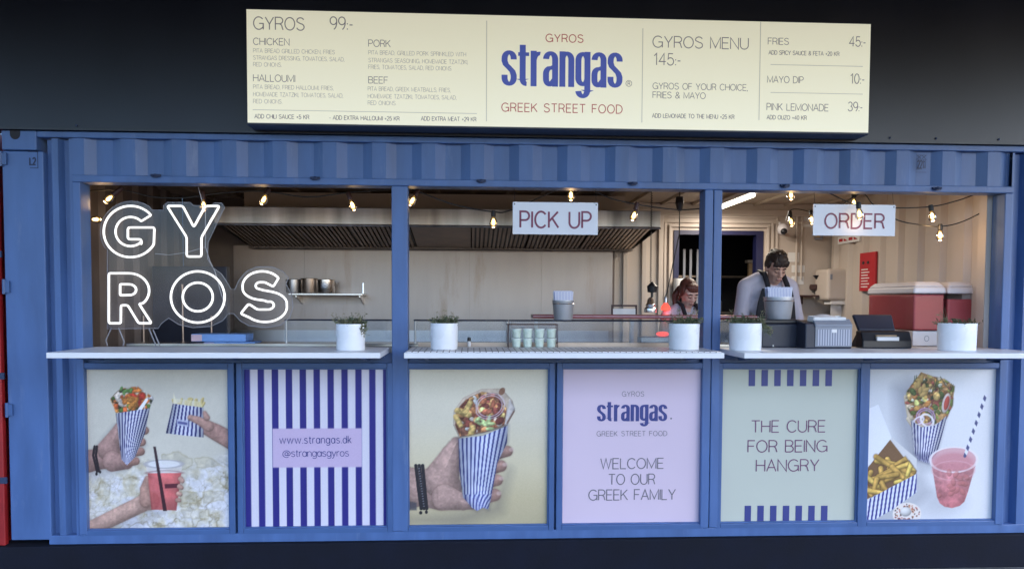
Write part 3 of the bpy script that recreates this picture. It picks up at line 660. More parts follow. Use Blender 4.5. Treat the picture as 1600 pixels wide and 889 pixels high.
def paint6():
    c = Cv(62, 45, 628, 676)
    n = c.noise(400); c.im[:] = np.array([216, 216, 220])/255.*(.97+.07*(n-.4)-.10*np.clip((c.Y-c.X-80)/700, -.3, 1))[..., None]
    c.shadow(c.poly([(190, 130), (240, 110), (270, 300), (330, 440), (240, 420), (200, 260)]), .30, 70); c.shadow(c.ell(400, 600, 70, 40), .12, 60)
    c.shadow(c.poly([(60, 640), (180, 600), (300, 480), (340, 560), (200, 690), (60, 690)]), .14, 40)
    # upright gyros
    clip = c.poly([(232, 140), (290, 62), (340, 80), (390, 90), (436, 120), (430, 200), (405, 255), (330, 290), (275, 280), (225, 190)])
    c.put(clip, (168, 132, 88)); c.round(c.caps([(250, 250), (228, 165)], [14, 10]), 14, (222, 204, 176))
    salad(c, (330, 165), (52, 52), 130, [(226, 172, 96), (238, 200, 124), (104, 116, 58), (70, 84, 46), (180, 124, 70), (150, 106, 70), (244, 228, 204), (122, 136, 66), (140, 74, 64)], 8, 22, clip)
    for k in range(22): x = 255+c.rs.rand()*170; y = 95+c.rs.rand()*60; c.put(c.caps([(x, y), (x+c.rs.normal()*14, y-14-c.rs.rand()*20)], [2.2, 1.4]), (56, 66, 40), .8)
    c.tex(clip, 20, .35, 3); c.tex(clip, 8, .25, 2)
    for r in (36, 28): c.put(np.abs(c.ell(315, 248, r*1.1, r, 20))-2.6, (176, 140, 190), .8)
    c.put(np.abs(c.ell(322, 262, 30, 22, 40))-4, (232, 226, 228), .9); c.put(np.abs(c.ell(286, 262, 22, 14, -30))-3, (226, 214, 226), .9); c.round(c.caps([(240, 255), (262, 285), (300, 288)], [9, 9, 7]), 9, (226, 208, 180)); c.round(c.ell(402, 190, 17, 42, 12), 16, (226, 210, 204)); c.round(c.ell(404, 190, 11, 30, 12), 11, (196, 84, 72))
    [c.round(c.ell(288+c.rs.normal()*14, 120+c.rs.normal()*20, 16, 9, -50+c.rs.normal()*25), 9, (210, 174, 108)) for _ in range(8)]
    wr = c.poly([(252, 262), (300, 290), (360, 282), (408, 240), (372, 390), (338, 440), (290, 425), (270, 395)]); c.shadow(wr, .15, 16)
    c.put(wr, c.stripes(240, 440, ((248, 410), (272, 352)), 10, (222, 222, 234), (58, 58, 124), .46, 0, .05)); c.put(np.maximum(wr, 398-c.Y), (40, 42, 80), .45, 20)
    # box of fries
    c.put(c.poly([(62, 215), (110, 195), (170, 330), (150, 420), (62, 450)]), (226, 226, 232)); c.put(c.poly([(170, 330), (282, 420), (282, 490), (215, 470)]), (206, 204, 204))
    cb = c.poly([(60, 470), (165, 340), (272, 470), (272, 490), (60, 592)]); c.put(cb, (118, 88, 62))
    for k in range(34):
        x = 60+c.rs.rand()*200; y = 585-(x-60)*.42-c.rs.rand()*(90+40*math.exp(-((x-165)/50)**2)); a = c.rs.rand()*3.14; l = 30+c.rs.rand()*34
        dx, dy = math.cos(a)*l, math.sin(a)*l*.7; sd = np.maximum(c.caps([(x-dx, y-dy), (x+dx, y+dy)], [11, 9]), c.poly([(60, 440), (150, 350), (170, 325), (225, 400), (280, 470), (276, 500), (60, 596)]))
        c.put(sd-2, (70, 44, 24), .45, 8); c.round(sd, 11, (np.array([246, 196, 104])*(.84+.30*c.rs.rand())).clip(0, 255), .5); c.tex(sd, 16, .22, 3)
    fr = c.poly([(56, 598), (284, 482), (284, 560), (180, 632), (72, 690), (56, 690)])
    k = ((c.X+ (c.Y-600)*.12) / 17.) % 1.; st = np.clip((np.abs(k-.5)-.27)*14+.5, 0, 1)[..., None]; c.put(fr, np.array([216, 218, 232])/255.*(1-st)+np.array([58, 60, 130])/255.*st)
    # dip
    c.put(c.ell(246, 650, 62, 48), (222, 212, 206)); sp = c.ell(246, 650, 58, 44)
    for k in range(90): a = c.rs.rand()*6.3; r = 26+c.rs.rand()*30; c.put(np.maximum(c.ell(246+r*math.cos(a), 650+r*.72*math.sin(a), 3.5, 2.6, c.rs.rand()*180), sp), [(160, 70, 60), (90, 60, 50), (186, 120, 80), (70, 44, 44)][c.rs.randint(4)], .85)
    c.round(c.ell(240, 640, 24, 20), 20, (236, 232, 230))
    # pink drink with striped straw
    dr = c.poly([(345, 440), (540, 440), (508, 560), (494, 600), (474, 618), (440, 627), (408, 621), (386, 606), (374, 580), (358, 500)]); c.put(c.poly([(338, 420), (545, 420), (530, 500), (360, 500)]), (210, 196, 202), .7)
    u = (c.X-440)/100.; tn = c.noise(40); col = (np.array([198, 132, 138])/255.)[None, None]*(1-.22*u*u+.3*(tn-.5))[..., None]; col = col*(1-.22*np.clip((c.Y-470)/160, 0, 1)[..., None]*np.array([.4, 1, 1]))
    c.put(dr, np.clip(col, 0, 1), .95); c.put(c.ell(442, 425, 100, 50), (204, 150, 156), .8); c.tex(dr, 34, .22); c.tex(dr, 12, .12, 2); c.put(np.abs(c.ell(442, 425, 102, 52))-3, (226, 218, 222), .9)
    c.put(np.maximum(c.ell(440, 440, 86, 44), c.Y-470), (190, 122, 130), .6, 14); c.put(np.abs(c.ell(442, 470, 92, 40))-2, (214, 170, 174), .5)
    for k in range(14): c.round(np.maximum(c.ell(440+c.rs.normal()*40, 540+c.rs.normal()*34, 16, 11, c.rs.rand()*180), dr), 11, (206, 126, 124), .6, al=.55)
    sw = c.caps([(490, 410), (572, 160)], [6.5, 6.5]); ax = ((c.X-490)*.31+(c.Y-410)*-.95)/1.; k = ((ax+(c.X-490)*.9)/46.) % 1.; st = np.clip((np.abs(k-.5)-.25)*16+.5, 0, 1)[..., None]
    c.put(sw, np.array([222, 222, 230])/255.*(1-st)+np.array([74, 78, 120])/255.*st)
    c.grain(.025); return c.im
def plain(base, seed):
    c = Cv(0, 0, 700+seed, 780, 60, 66); n = c.noise(400); c.im[:] = np.array(base)/255.*(.98+.04*(n-.5))[..., None]; return c.im
def stripes2():
    c = Cv(65, 42, 768, 832, 240, 200)
    per = (710-97)/9.0*1.0; k = ((c.X-97)/68.0) % 1.; white = np.clip((.53-np.abs(k-.265)*2+.0)*30, 0, 1)
    white = np.clip((.27-np.abs(k-.27))*26+.5, 0, 1)*((c.X > 90) & (c.X < 746)); w_ = white[..., None]
    c.im = np.array([212, 208, 220])/255.*w_+np.array([44, 40, 122])/255.*(1-w_)
    box = np.maximum(np.abs(c.X-422)-218, np.abs(c.Y-437)-97); c.put(box, (196, 176, 206), 1, 3); c.grain(.02); return c.im
ZP0, ZP1, YP = .225, 1.245, .03
PX = [(-2.422, -1.528), (-1.441, -.535), (-.402, .501), (.586, 1.513), (1.633, 2.555), (2.618, 3.518)]
PL = ['framed food photo of three hands holding a gyros wrap, fries and a red drink',
      'framed poster of purple and white vertical stripes with a web address',
      'framed food photo of one big gyros wrap in a single hand with a black bracelet',
      'framed lilac poster with a blue word mark and a welcome text',
      'framed pale green poster about being hangry, with short stripes at top and bottom',
      'framed food photo of standing gyros, boxed fries and a pink drink with straw']
IM = [paint1, stripes2, paint3, lambda: plain((214, 195, 211), 4), lambda: plain((194, 197, 184), 5), paint6]
posters = []
for i, (x0, x1) in enumerate(PX):
    t = thing('poster', PL[i], 'poster', ((x0+x1)/2, YP, ZP0), 'framed posters under the counters'); posters.append(t)
    im = IM[i](); h, w_ = im.shape[:2]
    me = bpy.data.meshes.new('print'); xs = np.linspace(x0, x1, w_)-t.location.x; zs = np.linspace(ZP1, ZP0, h)-t.location.z
    X, Z = np.meshgrid(xs, zs); v = np.stack([X.ravel(), np.zeros(w_*h), Z.ravel()], 1)
    idx = np.arange(w_*h).reshape(h, w_); fs = np.stack([idx[1:, :-1], idx[1:, 1:], idx[:-1, 1:], idx[:-1, :-1]], -1).reshape(-1, 4)
    me.from_pydata(v.tolist(), [], fs.tolist()); a = me.color_attributes.new('ink', 'FLOAT_COLOR', 'POINT')
    lin = srgb(im*255.); col = np.ones((w_*h, 4)); col[:, :3] = lin.reshape(-1, 3); a.data.foreach_set('color', col.ravel().astype(np.float32))
    me.materials.append(M['print']); o = bpy.data.objects.new('print', me); C.objects.link(o); o.parent = t
    b = B(); e = .012
    b.box(x0-.036, x0, -.002, .044, ZP0-.036, ZP1+.036); b.box(x1, x1+.036, -.002, .044, ZP0-.036, ZP1+.036)
    b.box(x0, x1, -.002, .044, ZP1, ZP1+.036); b.box(x0, x1, -.002, .044, ZP0-.036, ZP0)
    fr_ = b.build('frame', 'blue_rim', t, bevel=.004)
    b = B()
    for a_, c_, d_, e_ in ((x0-.002, x0+.007, ZP0-.002, ZP1+.002), (x1-.007, x1+.002, ZP0-.002, ZP1+.002)): b.box(a_, c_, .012, .032, d_, e_)
    b.box(x0+.007, x1-.007, .012, .032, ZP1-.007, ZP1+.002); b.box(x0+.007, x1-.007, .012, .032, ZP0-.002, ZP0+.007)
    b.build('bead', 'blue', fr_)
    B().box(x0-.02, x1+.02, .0305, .0445, ZP0-.02, ZP1+.02).build('backing', 'blue_rim', t)
b = B(); tpx(b, 'www.strangas.dk', 437, 549, 681, 692.5, YP, .095, track=.21); b.build('lettering', 'ink_navy', posters[1]); b = B(); tpx(b, '@strangasgyros', 442, 545, 702, 713, YP, .085, track=.12)
b.build('lettering', 'ink_navy', posters[1])
b = B(); tpx(b, 'strangas', 933, 1042, 632, 658, YP, heavy=True); b.build('name_mark', 'ink_navy', posters[3])
b = B(); tpx(b, 'GYROS', 972, 1006, 611.5, 619, YP, .10, track=.25); tpx(b, 'GREEK STREET FOOD', 932.5, 1042, 673.5, 681, YP, .10, track=.25)
b.build('tagline', 'ink_grey', posters[3]); b = B()
for l, x0, x1, y in (('WELCOME', 938.5, 1036.5, 716), ('TO OUR', 951, 1023, 740.5), ('GREEK FAMILY', 920, 1055, 765)): tpx(B(), l, x0, x1, y, y+16, YP, .095).build('lettering', 'ink_grey', posters[3])
b.add(*[[(p[0]+.006*math.cos(a), YP-.0015, p[2]+.006*math.sin(a)) for a in np.linspace(0, 6.283, 12)[:-1]] for p in [P(1048.5, 653.5, YP)]], [tuple(range(11))])
b.build('registered_mark', 'ink_grey', posters[3])
M['ink_dark_plum'] = mat('plum_ink', (.16, .06, .13), .5)
for l, x0, x1, y in (('THE CURE', 1174, 1289, 657), ('FOR BEING', 1168.5, 1292, 688), ('HANGRY', 1181.5, 1279, 718)): tpx(B(), l, x0, x1, y, y+18, YP, .095).build('lettering', 'ink_dark_plum', posters[4])
b = B()
for xx0, st_, ya, yb in ((1170, 20, 577.5, 603), (1163.5, 19.9, 789.5, 814)):
    b = B()
    for k in range(7):
        xx = xx0+st_*k; p = P(xx, ya, YP); q = P(xx+9.6, yb, YP); b.box(p[0], q[0], YP-.0016, YP-.0006, max(q[2], ZP0+.007), min(p[2], ZP1-.007))
    b.build('stripe_print', 'ink_navy', posters[4])

# ================================================================== MENU BOARD
SX0, SX1, SZ0, SZ1, SY = -1.332, 2.461, 2.729, 3.391, -.20
mb = thing('menu_board', 'long cream lightbox menu with prices hung on the black wall above the windows', 'menu board', ((SX0+SX1)/2, SY, SZ0))
b = B(); b.box(SX0-.006, SX1+.006, SY+.004, -.031, SZ0-.012, SZ1+.008); b.build('housing', 'blackm', mb, bevel=.004)
B().box(SX0, SX1, SY, SY+.0035, SZ0, SZ1).build('face', 'signface', mb)
for px, y0, y1 in ((760.5, 33, 190), (1004.5, 45, 192), (1188.5, 35, 188)):
    p = P(px, y0, SY); q = P(px, y1, SY); B().box(p[0]-.0025, p[0]+.0025, SY-.0012, SY-.0004, q[2], p[2]).build('divider_line', 'sign_rule', mb)
for x0, x1, y in ((395, 745, 172), (1204, 1348, 101.5), (1204, 1348, 145)):
    p = P(x0, y, SY); q = P(x1, y, SY); B().box(p[0], q[0], SY-.0012, SY-.0004, p[2]-.002, p[2]+.002).build('divider_line', 'sign_rule', mb)
b = B(); tpx(b, 'strangas', 784, 972, 79, 134.5, SY, heavy=True); b.build('name_mark', 'sign_blue', mb)
b = B(); tpx(b, 'GYROS', 853, 911, 54, 66, SY, .12, track=.22); b.build('tagline', 'sign_red', mb); b = B(); tpx(b, 'GREEK STREET FOOD', 784, 972, 161.5, 174.5, SY, .11, track=.24); b.build('tagline', 'sign_red', mb)
for nm, l, x0, x1, y0, y1, wt in (('heading', 'GYROS', 396.5, 475.5, 27, 46.5, .085), ('price', '99:-', 516, 551, 27, 46.5, .085), ('heading', 'GYROS MENU', 1020, 1169, 57, 74.5, .085), ('price', '145:-', 1022, 1063, 84, 102, .085),
        ('price', '45:-', 1327, 1352, 58, 73, .09), ('price', '10:-', 1329, 1350, 116, 131, .09), ('price', '39:-', 1325, 1347, 160, 174, .09)):
    tpx(B(), l, x0, x1, y0, y1, SY, wt).build(nm, 'sign_grey', mb)
for l, x0, x1, y, h in (('CHICKEN', 396, 452, 60, 10.5), ('HALLOUMI', 396, 461, 117, 10.5), ('PORK', 576, 610, 63, 10.5), ('BEEF', 576, 606, 120.5, 10), ('FRIES', 1200, 1232, 60, 10), ('MAYO DIP', 1199, 1255, 119.5, 10), ('PINK LEMONADE', 1198, 1294, 162, 10.5)):
    tpx(B(), l, x0, x1, y, y+h, SY, .10).build('dish_name', 'sign_grey', mb)
b = B(); tpx(b, 'GYROS OF YOUR CHOICE,', 1020, 1168, 130, 139.5, SY, .10); tpx(b, 'FRIES & MAYO', 1020, 1102, 144, 153.5, SY, .10); b.build('dish_description', 'sign_grey', mb)
p = P(982.5, 131, SY); ring = arc(p[0], p[2], .018, .018, 0, 360, 20); v, f = ribbon(ring, .003, True); b = B(); b.add([(x, SY-.0015, z) for x, z in v], f); text(b, 'R', p[0]-.006, p[0]+.007, p[2]-.010, .02, SY-.0015, .16); b.build('registered_mark', 'sign_grey', mb)
for blk in ((('PITA BREAD GRILLED CHICKEN, FRIES', 396, 523, 76.5), ('STRANGAS DRESSING, TOMATOES, SALAD,', 396, 538, 87.5), ('RED ONIONS.', 396, 440, 98)),
            (('PITA BREAD, FRIED HALLOUMI, FRIES,', 396, 521, 133), ('HOMEMADE TZATZIKI, TOMATOES, SALAD,', 396, 536, 144.5), ('RED ONIONS.', 396, 441, 155.5)),
            (('PITA BREAD, GRILLED PORK SPRINKLED WITH', 576, 728, 79.5), ('STRANGAS SEASONING, HOMEMADE TZATZIKI,', 576, 731, 91.5), ('FRIES, TOMATOES, SALAD, RED ONIONS.', 576, 706, 102)),
            (('PITA BREAD, GREEK MEATBALLS, FRIES,', 575, 704, 136), ('HOMEMADE TZATZIKI, TOMATOES, SALAD,', 575, 713, 147.5), ('RED ONIONS.', 575, 619, 158))):
    b = B()
    for l, x0, x1, y in blk: tpx(b, l, x0, x1, y, y+6.2, SY, .11)
    b.build('dish_description', 'sign_faint', mb)
for l, x0, x1, y in (('ADD CHILI SAUCE +5 KR', 398, 483, 179), ('- ADD EXTRA HALLOUMI +25 KR', 515, 624, 181), ('ADD EXTRA MEAT +29 KR', 658, 744, 182.5), ('ADD LEMONADE TO THE MENU +25 KR', 1019, 1147, 178), ('ADD SPICY SAUCE & FETA +20 KR', 1201, 1311, 79.5), ('ADD OUZO +40 KR', 1198, 1260, 180.5)):
    tpx(B(), l, x0, x1, y, y+6.2, SY, .14).build('extra_note', 'sign_grey', mb)

# ================================================================== COUNTERS
ZC = 1.373
CL = ['plain white counter shelf under the neon sign window', 'white counter shelf with a tiled grid top under the pick up sign', 'white counter shelf under the order sign, carrying the card terminal']
for i, (x0, x1) in enumerate(((-2.408, -.527), (-.391, 1.502), (1.622, 3.53))):
    t = thing('counter_shelf', CL[i], 'counter', ((x0+x1)/2, 0, ZC-.033), 'serving counters')
    b = B(); xa, xb = (W[i][0]+.002, W[i][1]-.002)
    b.box(x0, x1, -.42, -.009, ZC-.033, ZC); b.box(max(x0, xa), min(x1, xb), -.009, .16, ZC-.033, ZC)
    b.build('top', 'white', t, bevel=.003)
    if i == 1:
        B().box(x0+.012, x1-.012, -.408, -.02, ZC+.001, ZC+.006).build('tile_mat', 'tile', t)
    b = B()
    for xx in (x0+.12, (x0+x1)/2, x1-.12):
        b.prismx([(-.008, ZC-.034), (-.30, ZC-.034), (-.30, ZC-.046), (-.02, ZC-.075), (-.008, ZC-.075)], xx-.012, xx+.012)
    b.box(x0+.02, x1-.02, -.03, -.009, ZC-.058, ZC-.036)
    b.build('bracket', 'blue_rim', t)
# ================================================================== KITCHEN BEHIND
def at(px, py, Y): return Vector(P(px, py, Y))
# steel wall sheets on the back wall
t = thing('steel_splashback', 'tall brushed steel sheets lining the kitchen wall under the hood', 'wall panel', (-.6, YB-.02, 1.2))
xs = [-2.2, -1.55, -.75, -.02, .66, 1.34]
for a, b_ in zip(xs, xs[1:]): B().box(a+.0006, b_-.0006, YB-.022, YB-.004, .95, 2.18).build('sheet', 'steel_wall', t)
# extraction hood
hx0, hx1, hy = -2.02, 1.53, 1.30
t = thing('extraction_hood', 'long steel kitchen extraction hood with slanted baffle filters', 'hood', (-.25, 1.8, 2.2))
b = B(); b.box(hx0, hx1, hy-.012, hy, 2.275, 2.41); b.box(hx0, hx1, hy, YB-.03, 2.405, 2.412)
b.add([(hx1, hy, 2.275), (hx1-.02, YB-.03, 2.16), (hx1-.02, YB-.03, 2.405), (hx1, hy, 2.405)], [(0, 1, 2, 3)]); b.add([(hx0, hy, 2.275), (hx0, YB-.03, 2.16), (hx0, YB-.03, 2.405), (hx0, hy, 2.405)], [(3, 2, 1, 0)])
b.build('canopy_shell', 'hood_steel', t, bevel=.003)
b = B(); b.tube([(hx0, hy-.014, 2.272), (hx1, hy-.014, 2.272)], .010, 8); b.build('drip_rim', 'hood_steel', t, smooth=True)
for k in range(7):                                  # filter cassettes, each with its slats
    x0 = hx0+.03+k*(hx1-hx0-.06)/7; x1 = x0+(hx1-hx0-.06)/7-.012
    if k == 3: 
        b = B(); b.hexa([(x0, hy+.02, 2.29), (x1, hy+.02, 2.29), (x1, YB-.16, 2.165), (x0, YB-.16, 2.165), (x0, hy+.02, 2.30), (x1, hy+.02, 2.30), (x1, YB-.16, 2.175), (x0, YB-.16, 2.175)])
        b.build('blank_plate', 'steel_dark', t); continue
    b = B(); n = 13
    for j in range(n):
        xa = x0+(x1-x0)*j/n; xb = xa+(x1-x0)/n*.58
        b.hexa([(xa, hy+.02, 2.285), (xb, hy+.02, 2.285), (xb, YB-.16, 2.160), (xa, YB-.16, 2.160), (xa, hy+.02, 2.30), (xb, hy+.02, 2.30), (xb, YB-.16, 2.175), (xa, YB-.16, 2.175)])
    o = b.build('baffle_filter', 'steel_dark', t); b = B()
    b.hexa([(x0, hy+.02, 2.302), (x1, hy+.02, 2.302), (x1, YB-.16, 2.177), (x0, YB-.16, 2.177), (x0, hy+.02, 2.306), (x1, hy+.02, 2.306), (x1, YB-.16, 2.181), (x0, YB-.16, 2.181)])
    b.build('back_plate', 'blackp', o)
B().prismx([(YB-.17, 2.15), (YB-.03, 2.15), (YB-.03, 2.19), (YB-.17, 2.19)], hx0, hx1-.03).build('grease_gutter', 'dark_int', t)
tag(B().box(hx0+.1, hx1-.2, 1.75, YB-.03, 2.413, 2.59)  .build('duct', 'ceil'), 'cream boxed duct between the steel hood and the ceiling', 'duct')
# back bench and shelf with pans
t = thing('steel_bench', 'long steel work bench with upstand along the back kitchen wall', 'bench', (-.6, 2.05, .29))
B().box(-2.5, 1.30, 1.72, YB-.03, 1.20, 1.24).build('worktop', 'steel', t, bevel=.003)
B().box(-2.5, 1.30, YB-.05, YB-.03, 1.241, 1.40).build('upstand', 'steel', t)
for x in (-2.44, -1.2, .0, 1.22):
    for y in (1.78, 2.28): B().box(x-.02, x+.02, y-.02, y+.02, .292, 1.199).build('leg', 'steel', t)
s0 = at(452, 458, 2.1); s1 = at(567, 458, 2.1)
t = thing('wall_shelf', 'short steel wall shelf holding pans on the splashback', 'shelf', ((s0.x+s1.x)/2, 2.2, s0.z))
B().box(s0.x, s1.x, 2.06, YB-.024, s0.z-.018, s0.z).build('board', 'steel_bright', t, bevel=.003)
for x in (s0.x+.06, s1.x-.03): B().prismx([(YB-.024, s0.z-.10), (YB-.024, s0.z+.10), (YB-.04, s0.z+.10), (YB-.045, s0.z-.02), (2.10, s0.z-.02), (2.10, s0.z-.035)], x-.006, x+.006).build('bracket', 'steel_bright', t)
for px, r, h, l, m_ in ((458, .065, .125, 'small steel pan at the left end of the wall shelf', 'steel'), (483, .075, .135, 'dark tall steel pot in the middle of the wall shelf', 'steel_dark'), (508, .085, .125, 'wide bright steel pan with rolled rim on the wall shelf', 'steel_bright')):
    p = at(px, 455, 2.18); t = thing('cooking_pot', l, 'pot', (p.x, 2.18, s0.z))
    B().lathe([(r*.93, .001), (r, .012), (r, h-.004), (r+.006, h), (r-.004, h-.001), (r-.004, .02)], (p.x, 2.18, s0.z), 28, cap=False).build('body', m_, t, smooth=True)
    B().tube([(p.x+r, 2.18, s0.z+h*.8), (p.x+r+.02, 2.18, s0.z+h*.8), (p.x+r+.02, 2.18, s0.z+h*.6), (p.x+r, 2.18, s0.z+h*.6)], .004, 6).build('handle', 'steel', t, smooth=True)
# front prep counter (cold well) behind the serving shelves
t = thing('prep_counter', 'steel prep counter behind the first two serving windows', 'counter', (-.4, .6, .29))
B().box(-2.3, 1.95, .36, .60, .292, 1.358).build('body', 'steel', t, bevel=.004)
B().box(-2.3, 1.95, .34, .62, 1.36, 1.385).build('worktop', 'steel_bright', t, bevel=.004)
B().box(-.36, 1.46, .325, .338, 1.362, 1.392).build('front_lip', 'steel_dark', t)
def guard(x0, x1, label, y0=.40, top=.24):
    zt = P(850, 500, y0)[2]
    t = thing('sneeze_guard', label, 'sneeze guard', ((x0+x1)/2, y0, 1.386), 'glass guards on the prep counter')
    B().box(x0, x1, y0, y0+.006, 1.390, zt-.008).build('front_pane', 'glass', t)
    B().box(x0, x1, y0-.003, y0+top, zt-.008, zt-.001).build('top_pane', 'glass', t)
    B().tube([(x0, y0, zt-.004), (x1, y0, zt-.004)], .0055, 8).build('rail', 'blackm', t, smooth=True)
    for x in (x0+.01, x1-.01): B().tube([(x, y0+.01, 1.386), (x, y0+.01, zt-.008)], .006, 8).build('post', 'steel', t, smooth=True)
    return zt
zg = guard(-1.27, -.50, 'glass guard behind the right half of the neon sign window')
guard(-.395, .255, 'low glass guard behind the plain pot on the grid counter')
guard(.26, 1.92, 'long glass guard carrying the steel bucket, reflecting red light')
# maroon heated shelf
p0 = at(832, 494, .75); p1 = at(1200, 494, .75)
t = thing('pass_shelf', 'low maroon edged pass shelf behind the glass guard', 'shelf', ((p0.x+p1.x)/2, .8, p0.z))
B().box(p0.x, 2.14, .72, .90, p0.z-.016, p0.z+.012).build('slab', 'redshelf', t, bevel=.003)
B().box(p0.x, 2.14, .716, .7185, p0.z-.002, p0.z+.003).build('edge_strip', 'pinkbox', t)
for x in (p0.x+.03, 1.2, 2.1): B().box(x-.012, x+.012, .78, .82, 1.0, p0.z-.017).build('post', 'steel', t)
tag(B().box(.4, 2.16, .66, 1.02, .292, 1.0).build('under_counter', 'steel', bevel=.004), 'low steel cabinet under the maroon pass shelf', 'cabinet')
# heat lamps
q = at(1016, 488, .95)
t = thing('heat_lamp', 'silver heat lamp hanging on a black coiled cord beside the woman', 'lamp', (q.x, .95, q.z))
B().lathe([(.046, 0), (.048, .012), (.046, .03), (.034, .04), (.036, .06), (.026, .07), (.022, .10), (.010, .115)], (q.x, .95, q.z), 28).build('shade', 'steel_bright', t, smooth=True)
b = B(); b.lathe([(.010, .115), (.010, .15), (.034, .155), (.040, .20), (.006, .235)], (q.x+.012, .95, q.z), 20); b.build('holder', 'blackp', t, smooth=True)
b = B(); n = 260; zt = 2.60; z0 = q.z+.23
b.tube([(q.x+.006*math.cos(k*1.05)+.0, .95+.006*math.sin(k*1.05), z0+(zt-z0)*k/n) for k in range(n+1)], .0028, 5); b.build('coiled_cord', 'cable', t)
q2 = at(1040, 480, 1.02)
t = thing('heat_bulb', 'glowing red heat bulb next to the silver lamp', 'lamp', (q2.x, 1.02, q2.z))
B().lathe([(.012, .035), (.018, .026), (.032, .008), (.038, -.014), (.030, -.024), (.0, -.026)], (q2.x, 1.02, q2.z), 20, cap=False).build('reflector', 'heat', t, smooth=True)
B().lathe([(.013, .035), (.013, .075), (.008, .085)], (q2.x, 1.02, q2.z), 14).build('socket', 'steel', t, smooth=True)
B().tube([(q2.x, 1.02, q2.z+.085), (q2.x+.01, 1.02, 1.75), (at(1062, 320, 1.02).x, 1.02, 2.2), (at(1062, 320, 1.02).x, 1.02, 2.6)], .004, 6).build('cord', 'cable', t)
q3 = at(1062, 318, 1.02); B().lathe([(.03, .05), (.034, .0), (.02, -.05), (.012, -.06)], (q3.x, 1.02, q3.z), 14).build('ceiling_hook', 'blackp', t)
q4 = at(1018, 512, .80)
t = thing('food_pan', 'steel food pan holding a glowing red mound in place of the lamp reflection', 'food pan', (q4.x, .58, 1.386))
b = B(); b.box(q4.x-.16, q4.x+.18, .43, .56, 1.387, 1.43); b.build('tray', 'steel', t, bevel=.006)
b = B(); b.ell((q4.x+.01, .5, 1.448), (.050, .04, .017), 16, 8); b.build('red_glow_mound', 'heat', t, smooth=True)  # mound glows by itself, standing in for the lamp's red reflection
# picture frame thing on the pass
a = at(955, 487, .98); c = at(995, 487, .98); zt = at(955, 479, .98).z
t = thing('ticket_rack', 'dark framed white ticket holder left of the silver heat lamp', 'ticket holder', (a.x, .98, a.z))
b = B(); b.box(a.x, a.x+.012, .97, .985, a.z-.02, zt); b.box(c.x-.012, c.x, .97, .985, a.z-.02, zt); b.box(a.x, c.x, .97, .985, zt, zt+.014); b.build('frame', 'frame_dark', t)
B().box(a.x+.012, c.x-.012, .972, .978, a.z-.02, zt-.016).build('card', 'paper', t)
# dip tubs: four columns of two, in a wire rack
for k, px in enumerate((805, 822, 840, 858)):
    for j in range(2):
        p = at(px, 541, .27); z = ZC+.002+j*.062; r = .030
        col = ('leftmost', 'second', 'third', 'rightmost')[k]
        t = thing('dip_tub', '%s pale green dip tub in the %s column of the stack on the grid counter' % (('bottom', 'top')[j], col), 'dip tub', (p.x, .135, z), 'stacked dip tubs')
        B().lathe([(r*.82, 0), (r*.86, .003), (r, .050)], (p.x, .135, z), 20).build('tub', 'tub', t, smooth=True)
        B().lathe([(r+.003, .050), (r+.003, .058), (r-.004, .060)], (p.x, .135, z), 20).build('lid', 'tublid', t, smooth=True)
t = thing('wire_rack', 'thin dark wire rack round the stacked dip tubs', 'rack', (at(830, 520, .2).x, .2, ZC))
x0, x1 = at(793, 520, .22).x, at(868, 520, .22).x; b = B()
for x in (x0, x1):
    b.tube([(x, .09, ZC), (x, .09, ZC+.15), (x, .155+.03, ZC+.15)], .0028, 6)
    b.tube([(x, .185, ZC+.15), (x, .185, ZC)], .0028, 6)
for y in (.09, .185): b.tube([(x0-.012, y, ZC+.15), (x1, y, ZC+.15)], .0028, 6)
b.build('wire', 'frame_dark', t)
b = B()
for x in (x0, x1): b.tube([(x, .09, ZC+.028), (x, .185, ZC+.028)], .002, 6)
b.build('side_rail', 'frame_dark', t)
# steel buckets with striped paper sleeves
def bucket(px, py, Y, label, slab, zbase, h, r):
    p = at(px, py, Y); t = thing('steel_bucket', label, 'bucket', (p.x, Y, zbase), 'steel buckets of paper sleeves')
    B().lathe([(r*.80, 0), (r*.83, .004), (r*.97, h*.80), (r*.985, h*.82), (r*.985, h-.004), (r*1.03, h), (r*1.03, h-.006), (r*.94, h-.003), (r*.78, .01)], (p.x, Y, zbase), 36, cap=False).build('body', 'bucket_steel', t, smooth=True)
    B().tube([(p.x+r*1.01*math.cos(a), Y+r*1.01*math.sin(a), zbase+h*.82) for a in np.linspace(0, 2*math.pi, 33)[:-1]], .0025, 6, closed=True).build('bead', 'steel_bright', t, smooth=True)
    for k in range(7):
        yy = Y-.028+.0095*k; wd = math.sqrt(max(r*r*.88-(yy-Y)**2, .0004)); a = rnd.uniform(-.05, .05); hh = h+.062+rnd.uniform(-.006, .006)
        b = B(); n = 9; v = []
        for z in (zbase+.02, zbase+hh):
            k_ = (z-zbase)/hh
            for side in (0, 1):
                for i in range(n):
                    u = -1+2*i/(n-1); v.append((p.x+u*wd*(.80+.17*k_)+a*(z-zbase)*.4, yy-.004*(1-u*u)+side*.0012, z))
        f = [(i, i+1, i+2*n+1, i+2*n) for i in range(n-1)]+[(i+n+1, i+n, i+3*n, i+3*n+1) for i in range(n-1)]+[(i+2*n, i+2*n+1, i+3*n+1, i+3*n) for i in range(n-1)]
        o = b.add(v, f).build('paper_sleeve', 'sleeve', None)
        tag(o, slab, 'paper sleeve', slab.replace('one of the ', ''))
bucket(880, 499, .46, 'steel bucket of striped paper sleeves standing on the glass guard', 'one of the striped paper sleeves in the bucket on the glass guard', zg, .138, .077)
